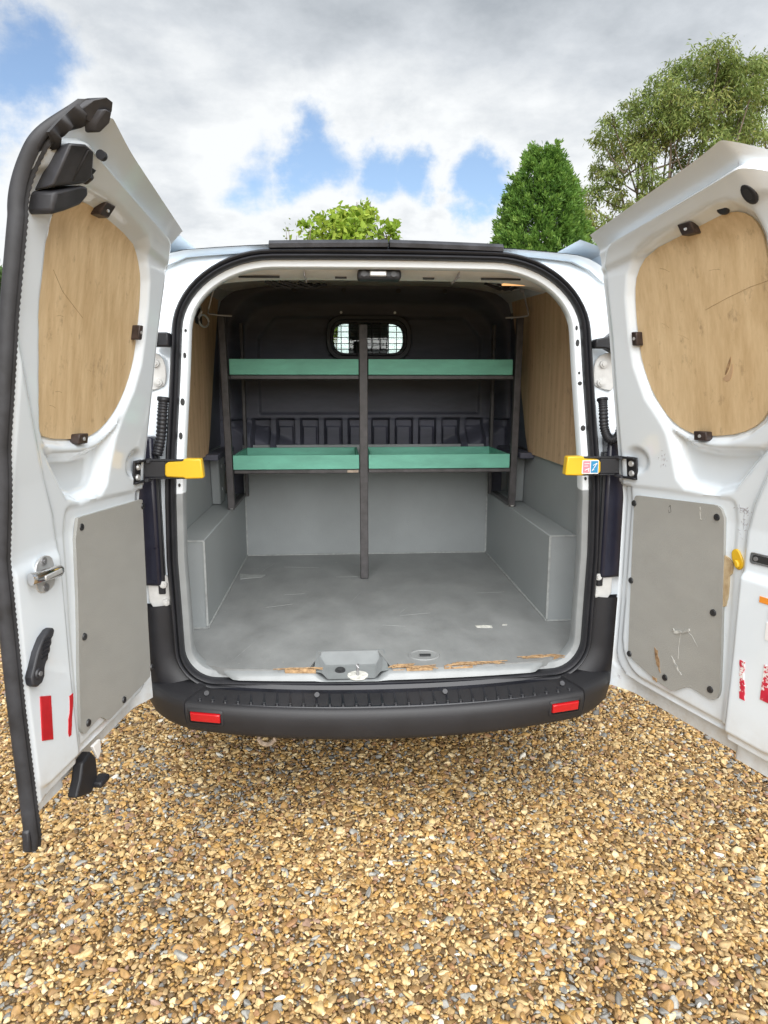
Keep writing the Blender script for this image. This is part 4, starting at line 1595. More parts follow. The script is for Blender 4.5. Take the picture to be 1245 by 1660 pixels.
# upper lock housing on the left door
top_ = [(.724, 1.906), (.730, 1.984), (.702, 1.990), (.676, 1.984), (.628, 1.948), (.636, 1.934)]
V = []
cu, cz_ = .69, 1.945
for w, sc_ in ((-.006, 1.02), (.038, 1.0), (.052, .93)):
    for a, b in top_:
        V.append(DL(cu + (a - cu) * sc_ - (.026 * (.052 - w) / .058 if a > .70 else 0), w, cz_ + (b - cz_) * sc_))
F_ = grid_faces(3, 6, wrap=True) + [tuple(range(6)), tuple(range(12, 18))[::-1]]
hs = mesh('lock_housing', V, F_, M['bracket'], doorL, bevel=.004, seg=2)
g = G()
g.prism([(.706, 1.864), (.708, 1.902), (.640, 1.930), (.620, 1.932), (.604, 1.920), (.616, 1.898), (.660, 1.876), (.695, 1.862)], -.012, .050, lambda a, b, t: DL(a, t, b))
g.make('housing_lip', M['bracket'], hs, bevel=.007, seg=3)
G().prism([(.676, 1.928), (.680, 1.928), (.692, 1.980), (.688, 1.981)], .050, .0545, lambda a, b, t: DL(a, t, b)).make('housing_rib', M['doorseal'], hs, bevel=.001)
g = G()
g.tube([DL(.604, .018, 1.948), DL(.620, .036, 1.954)], .008, 10)
g.box((.600, .005, 1.952), (.620, .024, 1.970), DL)
g.make('lock_claw', M['plastic'], hs, bevel=.003)
G().disc(DL(.634, .026, 1.990), np.array(dvL) * -1, .010, .012, 14).disc(DL(.624, .026, 1.990), np.array(dvL) * -1, .005, .008, 10).make('lock_wheel', M['plastic'], hs)

# chrome latch on the left door
hb = hL(.61, 1.08)
pl = smooth_poly([(.565, 1.108), (.585, 1.124), (.615, 1.126), (.640, 1.108), (.645, 1.062), (.628, 1.040), (.590, 1.038), (.565, 1.050)], 1)
lp = G().prism(pl, hb - .002, hb + .004, lambda a, b, t: DL(a, t, b)).make('latch_plate', M['zinc'], doorL, bevel=.0015)
g = G().tube([DL(.568, hb + .014, 1.081), DL(.573, hb + .017, 1.081), DL(.672, hb + .017, 1.090), DL(.678, hb + .014, 1.090)], .0145, 16)
g.make('latch_roller', M['chrome'], lp, smooth=40)
G().box((.58, hb + .029, 1.079), (.65, hb + .034, 1.091), DL).make('roller_groove', M['zinc'], lp, bevel=.003)
for b in (1.114, 1.050):
    G().disc(DL(.607, hb + .003, b), inL, .010, .004, 14).disc(DL(.607, hb + .007, b), inL, .0045, .002, 6).make('latch_screw', M['steel'], lp)

# pull handle on the left door
hb = hL(.66, .88)
pts = [(.608, .944), (.614, .953), (.630, .953), (.655, .942), (.680, .918), (.697, .892), (.712, .868), (.710, .848), (.697, .838), (.675, .840), (.664, .852), (.660, .872),
       (.652, .882), (.644, .884), (.642, .896), (.633, .900), (.632, .912), (.624, .916), (.624, .928), (.616, .932)]
hd = G().prism(pts, hb - .002, hb + .018, lambda a, b, t: DL(a, t, b)).make('pull_handle', M['bracket'], doorL, bevel=.004)
G().disc(DL(.688, hb + .016, .868), inL, .014, .006, 16, .012).make('handle_boss', M['bracket'], hd)
G().disc(DL(.688, hb + .022, .868), inL, .006, .003, 8).make('handle_bolt', M['steel'], hd)
for k in range(5):
    zc = .896 + .009 * k
    G().box((.648 - .004 * k, hb + .017, zc), (.672 - .004 * k, hb + .0205, zc + .0035), DL).make('grip_rib', M['plastic'], hd)

# red markers
hb = hL(.65, .73)
G().prism([(.665, .800), (.624, .783), (.635, .674), (.677, .693)], -.002, .0025, lambda a, b, t: DL(a, hL(a, b) + t, b)).make('red_reflector', M['redpaint'], doorL, bevel=.001)
g = G()
r_ = random.Random(4)
Lp = [(.530 + .028 * (.75 - z) / .1 - r_.uniform(0, .003), z) for z in np.linspace(.645, .745, 10)]
Rp = [(.545 + .024 * (.75 - z) / .1 + r_.uniform(-.003, .004), z) for z in np.linspace(.745, .645, 10)]
g.prism(Lp + Rp, -.001, .0015, lambda a, b, t: DL(a, hL(a, b) + t, b))
g.make('red_mark', M['redpaint'], doorL, smooth=0)

# bottom bracket of the left door
g = G()
g.prism([(.50, .535), (.445, .545), (.420, .510), (.424, .450), (.450, .425), (.475, .415), (.555, .450), (.52, .49)], -.03, .004, lambda a, b, t: DL(a, t, b))
g.V = [tuple(np.array(DL(.462, -.012, .478)) + (np.array(v) - np.array(DL(.462, -.012, .478))) * .86) for v in g.V]
bk = g.make('bottom_bracket', M['plastic'], doorL, bevel=.006)
G().box((.404, -.01, .428), (.455, .022, .446), DL).make('bracket_tongue', M['plastic'], bk, bevel=.005)
G().prism([(.440, .546), (.398, .545), (.40, .510), (.418, .495)], -.006, .003, lambda a, b, t: DL(a, t, b)).make('bracket_tab', M['dirty_paint'], bk, bevel=.002)


# check straps (yellow grip on a black arm)
def strap(side, D, dv, inn, hh):
    s = side
    st = G()
    # arm plates from the door bracket to the body
    pivot = Vector(D(.035, .03, 1.262))
    for dz in (-.030, .026):
        st.box((.60, -.068, 1.262 + dz), (.752, -.050, 1.262 + dz + .006), lambda x, y, z: (s * x, y, z))
    st.box((.700, -.066, 1.238), (.765, -.046, 1.288), lambda x, y, z: (s * x, y, z))
    st.tube([(s * .66, -.059, 1.291), (s * .775, -.052, 1.291)], .0045, 6)
    arm = st.make('check_strap', M['plastic'], van, bevel=.002)
    g = G()
    yp = [(.578, 1.236), (.583, 1.297), (.636, 1.298), (.640, 1.289), (.690, 1.286), (.698, 1.278), (.700, 1.246), (.694, 1.239), (.64, 1.238), (.634, 1.234)]
    g.prism(yp, -.088, -.052, lambda a, b, t: (s * a, t + .012 * (a > .65), b))
    gr = g.make('strap_grip', M['yellow'], arm, bevel=.006, seg=3)
    # bracket on the door with two bolts
    hb = hh(.05, 1.262)
    g = G()
    g.box((.050, hb - .004, 1.2235), (.0965, hb + .003, 1.2965), D)
    g.box((.004, hb + .003, 1.289), (.096, hb + .014, 1.296), D)
    g.box((.004, hb + .003, 1.224), (.096, hb + .014, 1.231), D)
    br = g.make('strap_bracket', M['plastic'], arm, bevel=.002)
    for b in (1.243, 1.275):
        G().disc(D(.075, hb + .003, b), inn, .0105, .006, 12, .009).make('bolt', M['zinc'], br)
    for b in (1.230, 1.290):
        G().tube([D(.012, hb + .018, b), D(.045, hb + .020, b)], .006, 8).make('pivot_pin', M['bracket'], br)
    return gr


strap(-1, DL, dvL, inL, hL)
gripR = strap(1, DR, dvR, inR, hR)
box('pictogram_label', (.632, -.0895, 1.2405), (.686, -.0805, 1.2845), M['white_label'], gripR, .0005)
box('pictogram_square', (.6345, -.0912, 1.2445), (.6575, -.0898, 1.2825), M['pink_label'], gripR)
box('pictogram_square', (.6605, -.0912, 1.2445), (.6835, -.0898, 1.2825), M['blue_label'], gripR)
g = G()
for (x0, z0, x1, z1) in ((.664, 1.250, .680, 1.276), (.667, 1.268, .680, 1.276), (.6650, 1.254, .671, 1.254)):
    g.tube([(x0, -.0918, z0), (x1, -.0918, z1)], .0011, 4)
g.make('pictogram_line', M['white_label'], gripR, smooth=0)
g = G()
for (x0, z0, x1, z1) in ((.638, 1.274, .655, 1.274), (.638, 1.266, .65, 1.266), (.6400, 1.252, .652, 1.258), (.652, 1.248, .654, 1.26)):
    g.tube([(x0, -.0918, z0), (x1, -.0918, z1)], .0011, 4)
g.make('pictogram_line', M['white_label'], gripR, smooth=0)

# right door details
for (a, b, ra, rb, nm) in ((.582, 1.950, .017, .019, 'grommet'), (.485, 1.940, .016, .009, 'blanking_plug')):
    hb = hR(a, b)
    pg = G().prism([(ra * math.cos(t), rb * math.sin(t)) for t in np.linspace(0, 2 * math.pi, 19)[:-1]], -.004, .005,
                   lambda x, z, t: DR(a + x, hb + t, b + z)).make(nm, M['rubber'], doorR, bevel=.003)
    if nm == 'grommet':
        G().prism([(ra * .5 * math.cos(t), rb * .55 * math.sin(t)) for t in np.linspace(0, 2 * math.pi, 15)[:-1]], .004, .0065,
                  lambda x, z, t: DR(a + x, hb + t, b + z)).make('grommet_core', M['screw'], pg)
# yellow release tab
hb = hR(.495, 1.055)
tp = smooth_poly([(.474, 1.080), (.490, 1.084), (.503, 1.068), (.514, 1.046), (.507, 1.029), (.492, 1.026), (.480, 1.040), (.470, 1.063)], 2)
yt = G().prism(tp, hb - .002, hb + .006, lambda a, b, t: DR(a, t, b)).make('release_tab', M['yellow'], doorR, bevel=.003)
G().prism(smooth_poly([(.488, 1.057), (.502, 1.052), (.507, 1.035), (.493, 1.032)], 1), hb + .005, hb + .015, lambda a, b, t: DR(a, t, b)).make('tab_grip', M['yellow'], yt, bevel=.004)
# latch slot
hb = hR(.57, 1.075)
ls = G().prism(round_poly([(.543, 1.058), (.543, 1.090), (.70, 1.092), (.70, 1.062)], .008, 3), hb - .012, hb + .003, lambda a, b, t: DR(a, t + hR(a, b) - hb, b)).make('latch_slot', M['chrome'], doorR, bevel=.002)
G().prism(round_poly([(.553, 1.066), (.553, 1.085), (.70, 1.086), (.70, 1.069)], .006, 3), hb + .002, hb + .0042, lambda a, b, t: DR(a, t + hR(a, b) - hb, b)).make('slot_dark', M['screw'], ls)
G().disc(DR(.564, hb + .0035, 1.075), inR, .006, .004, 10).make('slot_screw', M['steel'], ls)
# stickers and marks
for (a0, a1, b0, b1, m_, nm) in ((.595, .66, .968, .984, 'orange', 'orange_tape'), (.628, .68, .712, .808, 'redworn', 'red_reflector'),
                                 (.625, .66, .93, .955, 'white_label', 'warning_label'), (.622, .66, .875, .922, 'white_label', 'warning_label')):
    G().box((a0, 0, b0), (a1, .002, b1), lambda a, w, b: DR(a, hR(a, b) + w, b)).make(nm, M[m_], doorR, smooth=0)
g = G()
r_ = random.Random(9)
Lp = [(.555 + .012 * (.79 - z) / .1 + r_.uniform(-.002, .002), z) for z in np.linspace(.688, .793, 12)]
Rp = [(.570 + .012 * (.79 - z) / .1 + r_.uniform(-.004, .003), z) for z in np.linspace(.793, .688, 12)]
g.prism(Lp + Rp, -.001, .0015, lambda a, b, t: DR(a, hR(a, b) + t, b))
g.make('red_mark', M['redworn'], doorR, smooth=0)
# smudges left by hands and tools
def smudge(D, hh, door, a, b, ra, rb, n, seed):
    r_ = random.Random(seed)
    g = G()
    for k in range(n):
        x, z = a + r_.gauss(0, ra * .5), b + r_.gauss(0, rb * .5)
        l, an = r_.uniform(.002, .007), r_.uniform(0, 3.14)
        q = .0009
        g.prism([(x - l * math.cos(an), z - l * math.sin(an)), (x + q, z - q), (x + l * math.cos(an), z + l * math.sin(an)), (x - q, z + q)], -.0006, .0007,
                lambda u, v, t: D(u, hh(u, v) + t, v))
    g.make('smudge', M['inkgrey'], door, smooth=0)


smudge(DR, hR, doorR, .205, 1.30, .022, .024, 16, 1)
smudge(DR, hR, doorR, .500, 1.195, .020, .012, 24, 2)
smudge(DR, hR, doorR, .500, 1.16, .016, .045, 20, 3)
smudge(DR, hR, doorR, .03, .52, .012, .008, 8, 4)
smudge(DR, hR, doorR, .575, 2.01, .014, .005, 6, 6)
# scratches on the door boards
def scratch(D, door, pts, w0, m, r=.0009):
    G().tube([D(a, w0, b) for a, b in pts], r, 4).make('scratch', m, door)


for seed in range(8):
    r_ = random.Random(50 + seed)
    a, b, an = r_.uniform(.22, .54), r_.uniform(1.45, 1.86), r_.uniform(-.6, .6)
    l = r_.uniform(.006, .022)
    scratch(DR if seed % 2 else DL, doorR if seed % 2 else doorL, [(a - l, b - l * an), (a, b + .002), (a + l, b + l * an)], -.0170, M['scratch'], .0004)
scratch(DL, doorL, [(.575, 1.775), (.53, 1.735), (.49, 1.715), (.43, 1.685)], -.0168, M['scratch'], .0005)
scratch(DR, doorR, [(.38, 1.72), (.45, 1.742), (.52, 1.76), (.58, 1.77)], -.0168, M['scratch'], .0006)
# split knot in the right window board
G().prism(smooth_poly([(.435, 1.545), (.452, 1.572), (.458, 1.60), (.449, 1.585), (.440, 1.565)], 1), -.018, -.0155, lambda a, b, t: DR(a, t, b)).make('knot', M['rawwood'], doorR, smooth=0)
G().prism(smooth_poly([(.425, 1.54), (.445, 1.53), (.46, 1.55), (.462, 1.585), (.452, 1.56), (.440, 1.548)], 1), -.018, -.0160, lambda a, b, t: DR(a, t, b)).make('knot', M['ply_in'], doorR, smooth=0)
# torn grey board on the right door
def tear(pts, w, m, nm, jag=.004, seed=0):
    r_ = random.Random(seed)
    P = []
    for i in range(len(pts)):
        a, b = np.array(pts[i]), np.array(pts[(i + 1) % len(pts)])
        for t in (0, .33, .66):
            q = a + (b - a) * t
            P.append((q[0] + r_.uniform(-jag, jag), q[1] + r_.uniform(-jag, jag)))
    G().prism(P, .0035, w, lambda a, b, t: DR(a, t, b)).make(nm, m, boardR, smooth=0)


tear([(.222, .70), (.234, .695), (.246, .66), (.252, .632), (.240, .648), (.230, .668)], .0058, M['rawwood'], 'tear', .003, 1)
tear([(.285, .785), (.325, .790), (.345, .806), (.350, .80), (.322, .782), (.295, .778)], .0075, M['tornskin'], 'tear', .004, 2)
tear([(.292, .700), (.306, .690), (.318, .672), (.338, .655), (.322, .662), (.304, .676)], .0056, M['tornskin'], 'tear', .003, 3)
tear([(.222, .608), (.240, .604), (.243, .594), (.226, .596)], .0058, M['rawwood'], 'tear', .002, 4)
tear([(.352, 1.178), (.356, 1.178), (.356, 1.148), (.362, 1.140), (.354, 1.142)], .0055, M['tornskin'], 'tear', .0006, 5)
scratch(DR, boardR, [(.318, .784), (.315, .74), (.318, .70)], .0045, M['tornskin'], .0008)
scratch(DR, boardR, [(.335, .80), (.36, .79), (.385, .765)], .0045, M['tornskin'], .0007)
scratch(DR, boardR, [(.240, 1.165), (.232, 1.155), (.235, 1.14), (.243, 1.145), (.240, 1.163)], .0045, M['screw'], .0012)
# glue left where the board was prised away
g = G()
r_ = random.Random(3)
P = [(.448, 1.055), (.462, 1.05), (.478, 1.035), (.474, 1.01), (.466, 1.0), (.470, .97), (.470, .94), (.462, .912), (.452, .905)]
P = [(a + r_.uniform(-.002, .002), b) for a, b in P]
g.prism(P, -.003, .0035, lambda a, b, t: DR(a, hR(a, b) + t + .003, b))
g.make('glue_patch', M['glue'], doorR, smooth=0)

# ------------------------------------------------------------------ shelf rack inside the van
rack = thing('shelf_rack', 'dark steel shelf rack with four green trays standing inside the van', 'shelving', (0, 1.1, .57))


def rpart(name, lo, hi, m, bevel=.003, parent=rack, **kw):
    off = (0, 1.1, .57)
    return box(name, [a - b for a, b in zip(lo, off)], [a - b for a, b in zip(hi, off)], m, parent, bevel, **kw)


T_ = .036
rpart('post', (-.0545, 1.065, .572), (-.0145, 1.10, 1.806), M['rack'])
for sgn, x in ((-1, -.694), (1, .689)):
    g = G()
    xa, xb = (x - .002, x + .030)
    lean = .012
    g.box((0, 1.065, .930), (1, 1.097, 1.842), lambda a, y, z: ((xa + (xb - xa) * a) + sgn * (lean * (z - .93) / .91) - 0, y - 1.1, z - .57))
    g.make('post', M['rack'], rack, bevel=.003)
    rpart('post', (xa + .03 * (sgn < 0) - .015 * (sgn > 0), 1.47, .930), (xb + .015 * (sgn < 0) - .03 * (sgn > 0), 1.50, 1.842), M['rack'])
    rpart('foot_bar', (xa, 1.099, .930), (xb, 1.468, .948), M['rack'])
    for z in (1.105, 1.553):
        rpart('side_bar', (xa, 1.099, z), (xb, 1.468, z + .02), M['rack'])
    G().disc((x + .015, -.02, .362), (0, 0, 1), .018, .004, 8).make('weld', M['scuff'] if sgn > 0 else M['steel'], rack)
for z, zz in ((1.104, 0), (1.553, 0)):
    for (x0, x1) in ((-.660, -.056), (-.013, .690)):
        rpart('rail', (x0, 1.070, z), (x1, 1.095, z + .019), M['rack'])
        rpart('rail', (x0, 1.475, z), (x1, 1.498, z + .019), M['rack'])
rpart('scrape', (-.115, 1.0685, 1.107), (-.062, 1.0715, 1.119), M['bare'], 0)


def tray(x0, x1, z0, h, y0=1.062, y1=1.49):
    t = .012
    b = rpart('tray', (x0, y0, z0), (x1, y1, z0 + .008), M['green'], .001)
    rpart('tray_front', (x0, y0 - .001, z0 + .001), (x1, y0 + t, z0 + h), M['green'], .001, b)
    rpart('tray_back', (x0, y1 - t, z0 + .001), (x1, y1 + .001, z0 + h), M['green'], .001, b)
    rpart('tray_end', (x0, y0 + t + .001, z0 + .009), (x0 + t, y1 - t - .001, z0 + h - .001), M['green'], .001, b)
    rpart('tray_end', (x1 - t, y0 + t + .001, z0 + .009), (x1, y1 - t - .001, z0 + h - .001), M['green'], .001, b)


for z, h in ((1.574, .072), (1.125, .069)):
    tray(-.662, -.058, z, h)
    tray(-.011, .682, z, h)
# wire ties from the post heads up to the van roof
for sgn in (-1, 1):
    x = -.70 if sgn < 0 else .705
    g = G()
    g.tube([(sgn * .640, -.04, 1.269), (sgn * .70, -.045, 1.272), (sgn * .738, -.05, 1.276), (sgn * .746, -.05, 1.280), (sgn * .744, -.05, 1.30), (sgn * .711, -.05, 1.404), (sgn * .708, -.05, 1.43)], .0042, 6)
    g.box((sgn * .712 - .009, -.058, 1.385), (sgn * .712 + .009, -.040, 1.425))
    g.make('tie_rod', M['steel'], rack)

# ------------------------------------------------------------------ trees
def leaf_mat(name, c1, c2, c3, trans=.35):
    m = bpy.data.materials.new(name)
    m.use_nodes = True
    t = m.node_tree
    t.nodes.clear()
    L = t.links.new
    o = N(t, 'ShaderNodeOutputMaterial')
    at = N(t, 'ShaderNodeAttribute', attribute_name='tone')
    r = N(t, 'ShaderNodeValToRGB')
    r.color_ramp.elements[0].color = (*c1, 1)
    r.color_ramp.elements[1].color = (*c3, 1)
    e = r.color_ramp.elements.new(.5)
    e.color = (*c2, 1)
    L(at.outputs['Fac'], r.inputs[0])
    d = N(t, 'ShaderNodeBsdfPrincipled', ins={'Roughness': .55})
    d.inputs['Specular IOR Level'].default_value = .3
    tr = N(t, 'ShaderNodeBsdfTranslucent')
    L(r.outputs[0], d.inputs['Base Color'])
    L(r.outputs[0], tr.inputs['Color'])
    mx = N(t, 'ShaderNodeMixShader', ins={0: trans})
    L(d.outputs[0], mx.inputs[1])
    L(tr.outputs[0], mx.inputs[2])
    L(mx.outputs[0], o.inputs[0])
    return m


M['bark'] = mat('bark', (0.16, 0.125, 0.095), .9, var=.3, scale=9, bump=.5, bscale=30)
M['palebark'] = mat('pale_bark', (0.15, 0.115, 0.085), .9, var=.3, scale=9, bump=.5, bscale=30)
M['leaf_green'] = leaf_mat('bright_leaf', (.12, .21, .018), (.25, .37, .04), (.42, .50, .085), .45)
M['leaf_con'] = leaf_mat('conifer_leaf', (.04, .10, .018), (.115, .23, .040), (.23, .36, .075), .38)
M['leaf_euc'] = leaf_mat('grey_green_leaf', (.090, .135, .030), (.185, .25, .065), (.33, .335, .11), .42)
M['leaf_dark'] = leaf_mat('dark_leaf', (.02, .05, .012), (.05, .10, .025), (.09, .15, .04), .3)


def leaves(name, C, A, B, tone, m, parent):
    """diamond leaves: centres C, half-length vectors A, half-width vectors B"""
    n = len(C)
    fold = np.cross(A, B)
    fold = fold / (np.linalg.norm(fold, axis=1)[:, None] + 1e-9) * np.linalg.norm(B, axis=1)[:, None] * .35
    V = np.stack([C - A, C + B + fold, C + A, C - B + fold], 1).reshape(-1, 3)
    i = np.arange(n) * 4
    F_ = np.concatenate([np.stack([i, i + 1, i + 2], 1), np.stack([i, i + 2, i + 3], 1)])
    me = bpy.data.meshes.new(name)
    me.vertices.add(len(V))
    me.vertices.foreach_set('co', V.astype(np.float32).ravel())
    me.loops.add(len(F_) * 3)
    me.loops.foreach_set('vertex_index', F_.astype(np.int32).ravel())
    me.polygons.add(len(F_))
    me.polygons.foreach_set('loop_start', (np.arange(len(F_)) * 3).astype(np.int32))
    me.update(calc_edges=True)
    a = me.attributes.new('tone', 'FLOAT', 'POINT')
    a.data.foreach_set('value', np.repeat(tone, 4).astype(np.float32))
    me.materials.append(m)
    o = bpy.data.objects.new(name, me)
    COL.objects.link(o)
    o.parent = parent
    return o


def unit(v):
    return v / (np.linalg.norm(v, axis=-1, keepdims=True) + 1e-9)


def branch(g, a, b, r0, r1, sag=.1, seed=0, n=7):
    r_ = np.random.default_rng(seed)
    a, b = np.array(a, float), np.array(b, float)
    P = []
    off = r_.normal(0, .05, 3) * np.linalg.norm(b - a)
    for i in range(n):
        t = i / (n - 1)
        P.append(a + (b - a) * t + np.array([0, 0, 1]) * sag * math.sin(math.pi * t) + off * math.sin(math.pi * t))
    g.tube(P, r0, 6, radii=[r0 + (r1 - r0) * i / (n - 1) for i in range(n)])


def polar(az, dist):
    a = math.radians(az)
    return (-.15 + dist * math.sin(a), -2.25 + dist * math.cos(a))


def clump_tree(name, label, az, dist, height, clumps, leafm, bark, nleaf, ll, lw, droop, seed, trunk_r=.16, fork=None, group=None, up=0.0):
    """clumps: list of (dx, dy, z, radius, vertical squash)"""
    x, y = polar(az, dist)
    r_ = np.random.default_rng(seed)
    t = thing(name, label, 'tree', (x, y, 0), group)
    g = G()
    fz = fork if fork else height * .3
    lean = r_.normal(0, .1, 2)
    branch(g, (0, 0, -.1), (lean[0], lean[1], fz), trunk_r, trunk_r * .75, 0, seed)
    limbs = []
    for k, (dx, dy, z, rad, sq) in enumerate(clumps):
        if limbs and r_.random() < .6:
            j = min(range(len(limbs)), key=lambda q: np.linalg.norm(np.array(limbs[q]) - (dx, dy, z)) + (0 if limbs[q][2] < z else 3))
            s = np.array(limbs[j]) * .75 + np.array((lean[0], lean[1], fz)) * .25
            rr = trunk_r * .22
        else:
            s = np.array((lean[0] * (.7), lean[1], fz * r_.uniform(.8, 1.0)))
            rr = trunk_r * .42
        branch(g, s, (dx, dy, z - rad * .2), rr, rr * .3, -.05, seed + k)
        limbs.append((dx, dy, z))
        for q in range(4):
            v = unit(r_.normal(size=3) + (0, 0, .3)) * rad * .8
            branch(g, (dx, dy, z - rad * .2), np.array((dx, dy, z)) + v, rr * .3, rr * .1, 0, seed * 7 + q, 4)
    g.make('trunk', bark, t, smooth=60)
    Cs, As, Bs, Ts = [], [], [], []
    for (dx, dy, z, rad, sq) in clumps:
        n = int(nleaf * (rad / .6) ** 2)
        # small sprigs within the clump, each a burst of leaves
        ns = max(6, n // 14)
        sp = unit(r_.normal(size=(ns, 3))) * (r_.uniform(0, 1, ns) ** .42)[:, None] * rad
        sp[:, 2] *= sq
        sp += (dx, dy, z)
        k = r_.integers(0, ns, n)
        spread = max(.06, rad * .20)
        off = r_.normal(size=(n, 3)) * spread * np.array([1, 1, .8])
        c = sp[k] + off
        a = unit(off + r_.normal(size=(n, 3)) * spread * .9 + np.array([0, 0, -droop * spread * 2 + up * spread * 2]))
        b = unit(np.cross(a, r_.normal(size=(n, 3))))
        s = r_.uniform(.6, 1.35, n)[:, None]
        Cs.append(c)
        As.append(a * ll * s)
        Bs.append(b * lw * s)
        ct = r_.normal(0, .10)
        st_ = r_.normal(0, .14, ns)
        Ts.append(np.clip(.5 + ct + st_[k] + r_.normal(0, .14, n), 0, 1))
    leaves('crown', np.concatenate(Cs), np.concatenate(As), np.concatenate(Bs), np.concatenate(Ts), leafm, t)
    return t


def rand_clumps(n, rx, ry, z0, z1, rad, seed, shape):
    r_ = np.random.default_rng(seed)
    out = []
    while len(out) < n:
        t = r_.random()
        z = z0 + (z1 - z0) * t
        w = shape(t)
        a = r_.uniform(0, 2 * math.pi)
        q = r_.random() ** .5
        out.append((rx * w * q * math.cos(a), ry * w * q * math.sin(a), z, rad * r_.uniform(.65, 1.2), r_.uniform(.6, .9)))
    return out


# bright small tree right behind the van
cl = rand_clumps(34, 1.35, 1.2, 2.6, 5.15, .50, 11, lambda t: math.sin(math.pi * (.18 + .72 * t)) ** .8)
cl += [(.1, 0, 5.28, .30, 1), (.42, .1, 5.32, .28, 1.1), (-.5, .1, 5.0, .34, 1), (-.85, 0, 4.75, .30, 1), (.85, 0, 4.85, .36, 1), (1.1, .1, 4.6, .30, 1), (.95, .1, 4.95, .2, 1), (0, 0, 4.9, .5, 1)]
clump_tree('young_tree', 'small bright green leafy tree showing above the roof of the open van', .9, 16, 5.5, cl, M['leaf_green'], M['bark'], 300, .072, .05, .1, 5, .09, 2.0)
# a nearly bare sapling left of it
sx_, sy_ = polar(-3.6, 15.2)
t_ = thing('sapling', 'thin almost bare twiggy sapling left of the bright green tree', 'tree', (sx_, sy_, 0))
g = G()
C_, A_ = [], []
for k in range(9):
    r_ = np.random.default_rng(200 + k)
    e = np.array([r_.uniform(-.35, .5), r_.uniform(-.2, .2), r_.uniform(4.3, 4.85)])
    P0 = np.array([0, 0, 0.0]) if k == 0 else np.array([0, 0, r_.uniform(1.5, 3)])
    branch(g, P0, e, .016, .005, .1, k, 8)
    for q in range(16):
        tt = r_.uniform(.55, 1.02)
        C_.append(P0 + (e - P0) * tt + r_.normal(0, .05, 3) + (0, 0, .1))
        A_.append(unit(r_.normal(size=3)) * .035)
g.tube([(0, 0, -.1), (0, 0, 3)], .03, 6)
g.make('trunk', M['bark'], t_, smooth=60)
A_ = np.array(A_)
leaves('crown', np.array(C_), A_, unit(np.cross(A_, rng.normal(size=A_.shape))) * .022, rng.uniform(0, .6, len(C_)), M['leaf_euc'], t_)


# conifer: dense upward feathered sprays on a broad cone
def conifer(az, dist, height, base_r, label):
    x, y = polar(az, dist)
    t = thing('conifer_tree', label, 'tree', (x, y, 0))
    g = G()
    branch(g, (0, 0, -.1), (0, 0, height * .93), .2, .03, 0, 3, 10)
    r_ = np.random.default_rng(21)
    Cs, As, Bs, Ts = [], [], [], []
    n = 2300
    for k in range(n):
        h = 1 - r_.random() ** .75
        z = .9 + (height - 1.0) * h
        rad = base_r * (1 - h) ** .62 * (1 + .05 * math.sin(3 * h * 7 + k)) + .10
        a = r_.uniform(0, 2 * math.pi)
        q = r_.uniform(.72, 1.0)
        d = np.array([math.cos(a), math.sin(a), 0])
        dirv = unit(d * r_.uniform(.5, 1.0) + np.array([0, 0, r_.uniform(.5, 1.25)]) + r_.normal(0, .2, 3))
        c0 = d * rad * q + np.array([0, 0, z])
        L_ = r_.uniform(.22, .42)
        if k % 9 == 0:
            branch(g, (0, 0, max(.5, z - .35)), c0, .02, .008, 0, k, 4)
        m = 62
        s = r_.random(m)
        side = r_.normal(size=(m, 3)) * (.11 * (1 - s * .75))[:, None]
        c = c0 + dirv * (s * L_)[:, None] + side
        av = unit(dirv * 1.0 + side * 7 + r_.normal(0, .35, (m, 3)))
        b = unit(np.cross(av, r_.normal(size=(m, 3))))
        sz = r_.uniform(.7, 1.3, m)[:, None]
        Cs.append(c)
        As.append(av * .055 * sz)
        Bs.append(b * .020 * sz)
        Ts.append(np.clip(.42 + r_.normal(0, .12) + (s - .5) * .45 + r_.normal(0, .08, m), 0, 1))
    g.make('trunk', M['bark'], t, smooth=60)
    leaves('crown', np.concatenate(Cs), np.concatenate(As), np.concatenate(Bs), np.concatenate(Ts), M['leaf_con'], t)


conifer(15.9, 20, 7.65, 2.05, 'dense dark green cone shaped conifer beside the tall feathery tree')

# tall airy tree on the right
def cl_from_dirs(lst, az0, dist):
    """clumps placed by bearing and height round a trunk"""
    x0, y0 = polar(az0, dist)
    r_ = np.random.default_rng(77)
    out = []
    for az, el, rad in lst:
        dd = dist + r_.uniform(-1.3, 1.3)
        x, y = polar(az, dd)
        out.append((x - x0, y - y0, 1.52 + dd * math.tan(math.radians(el)), rad, .8))
    return out


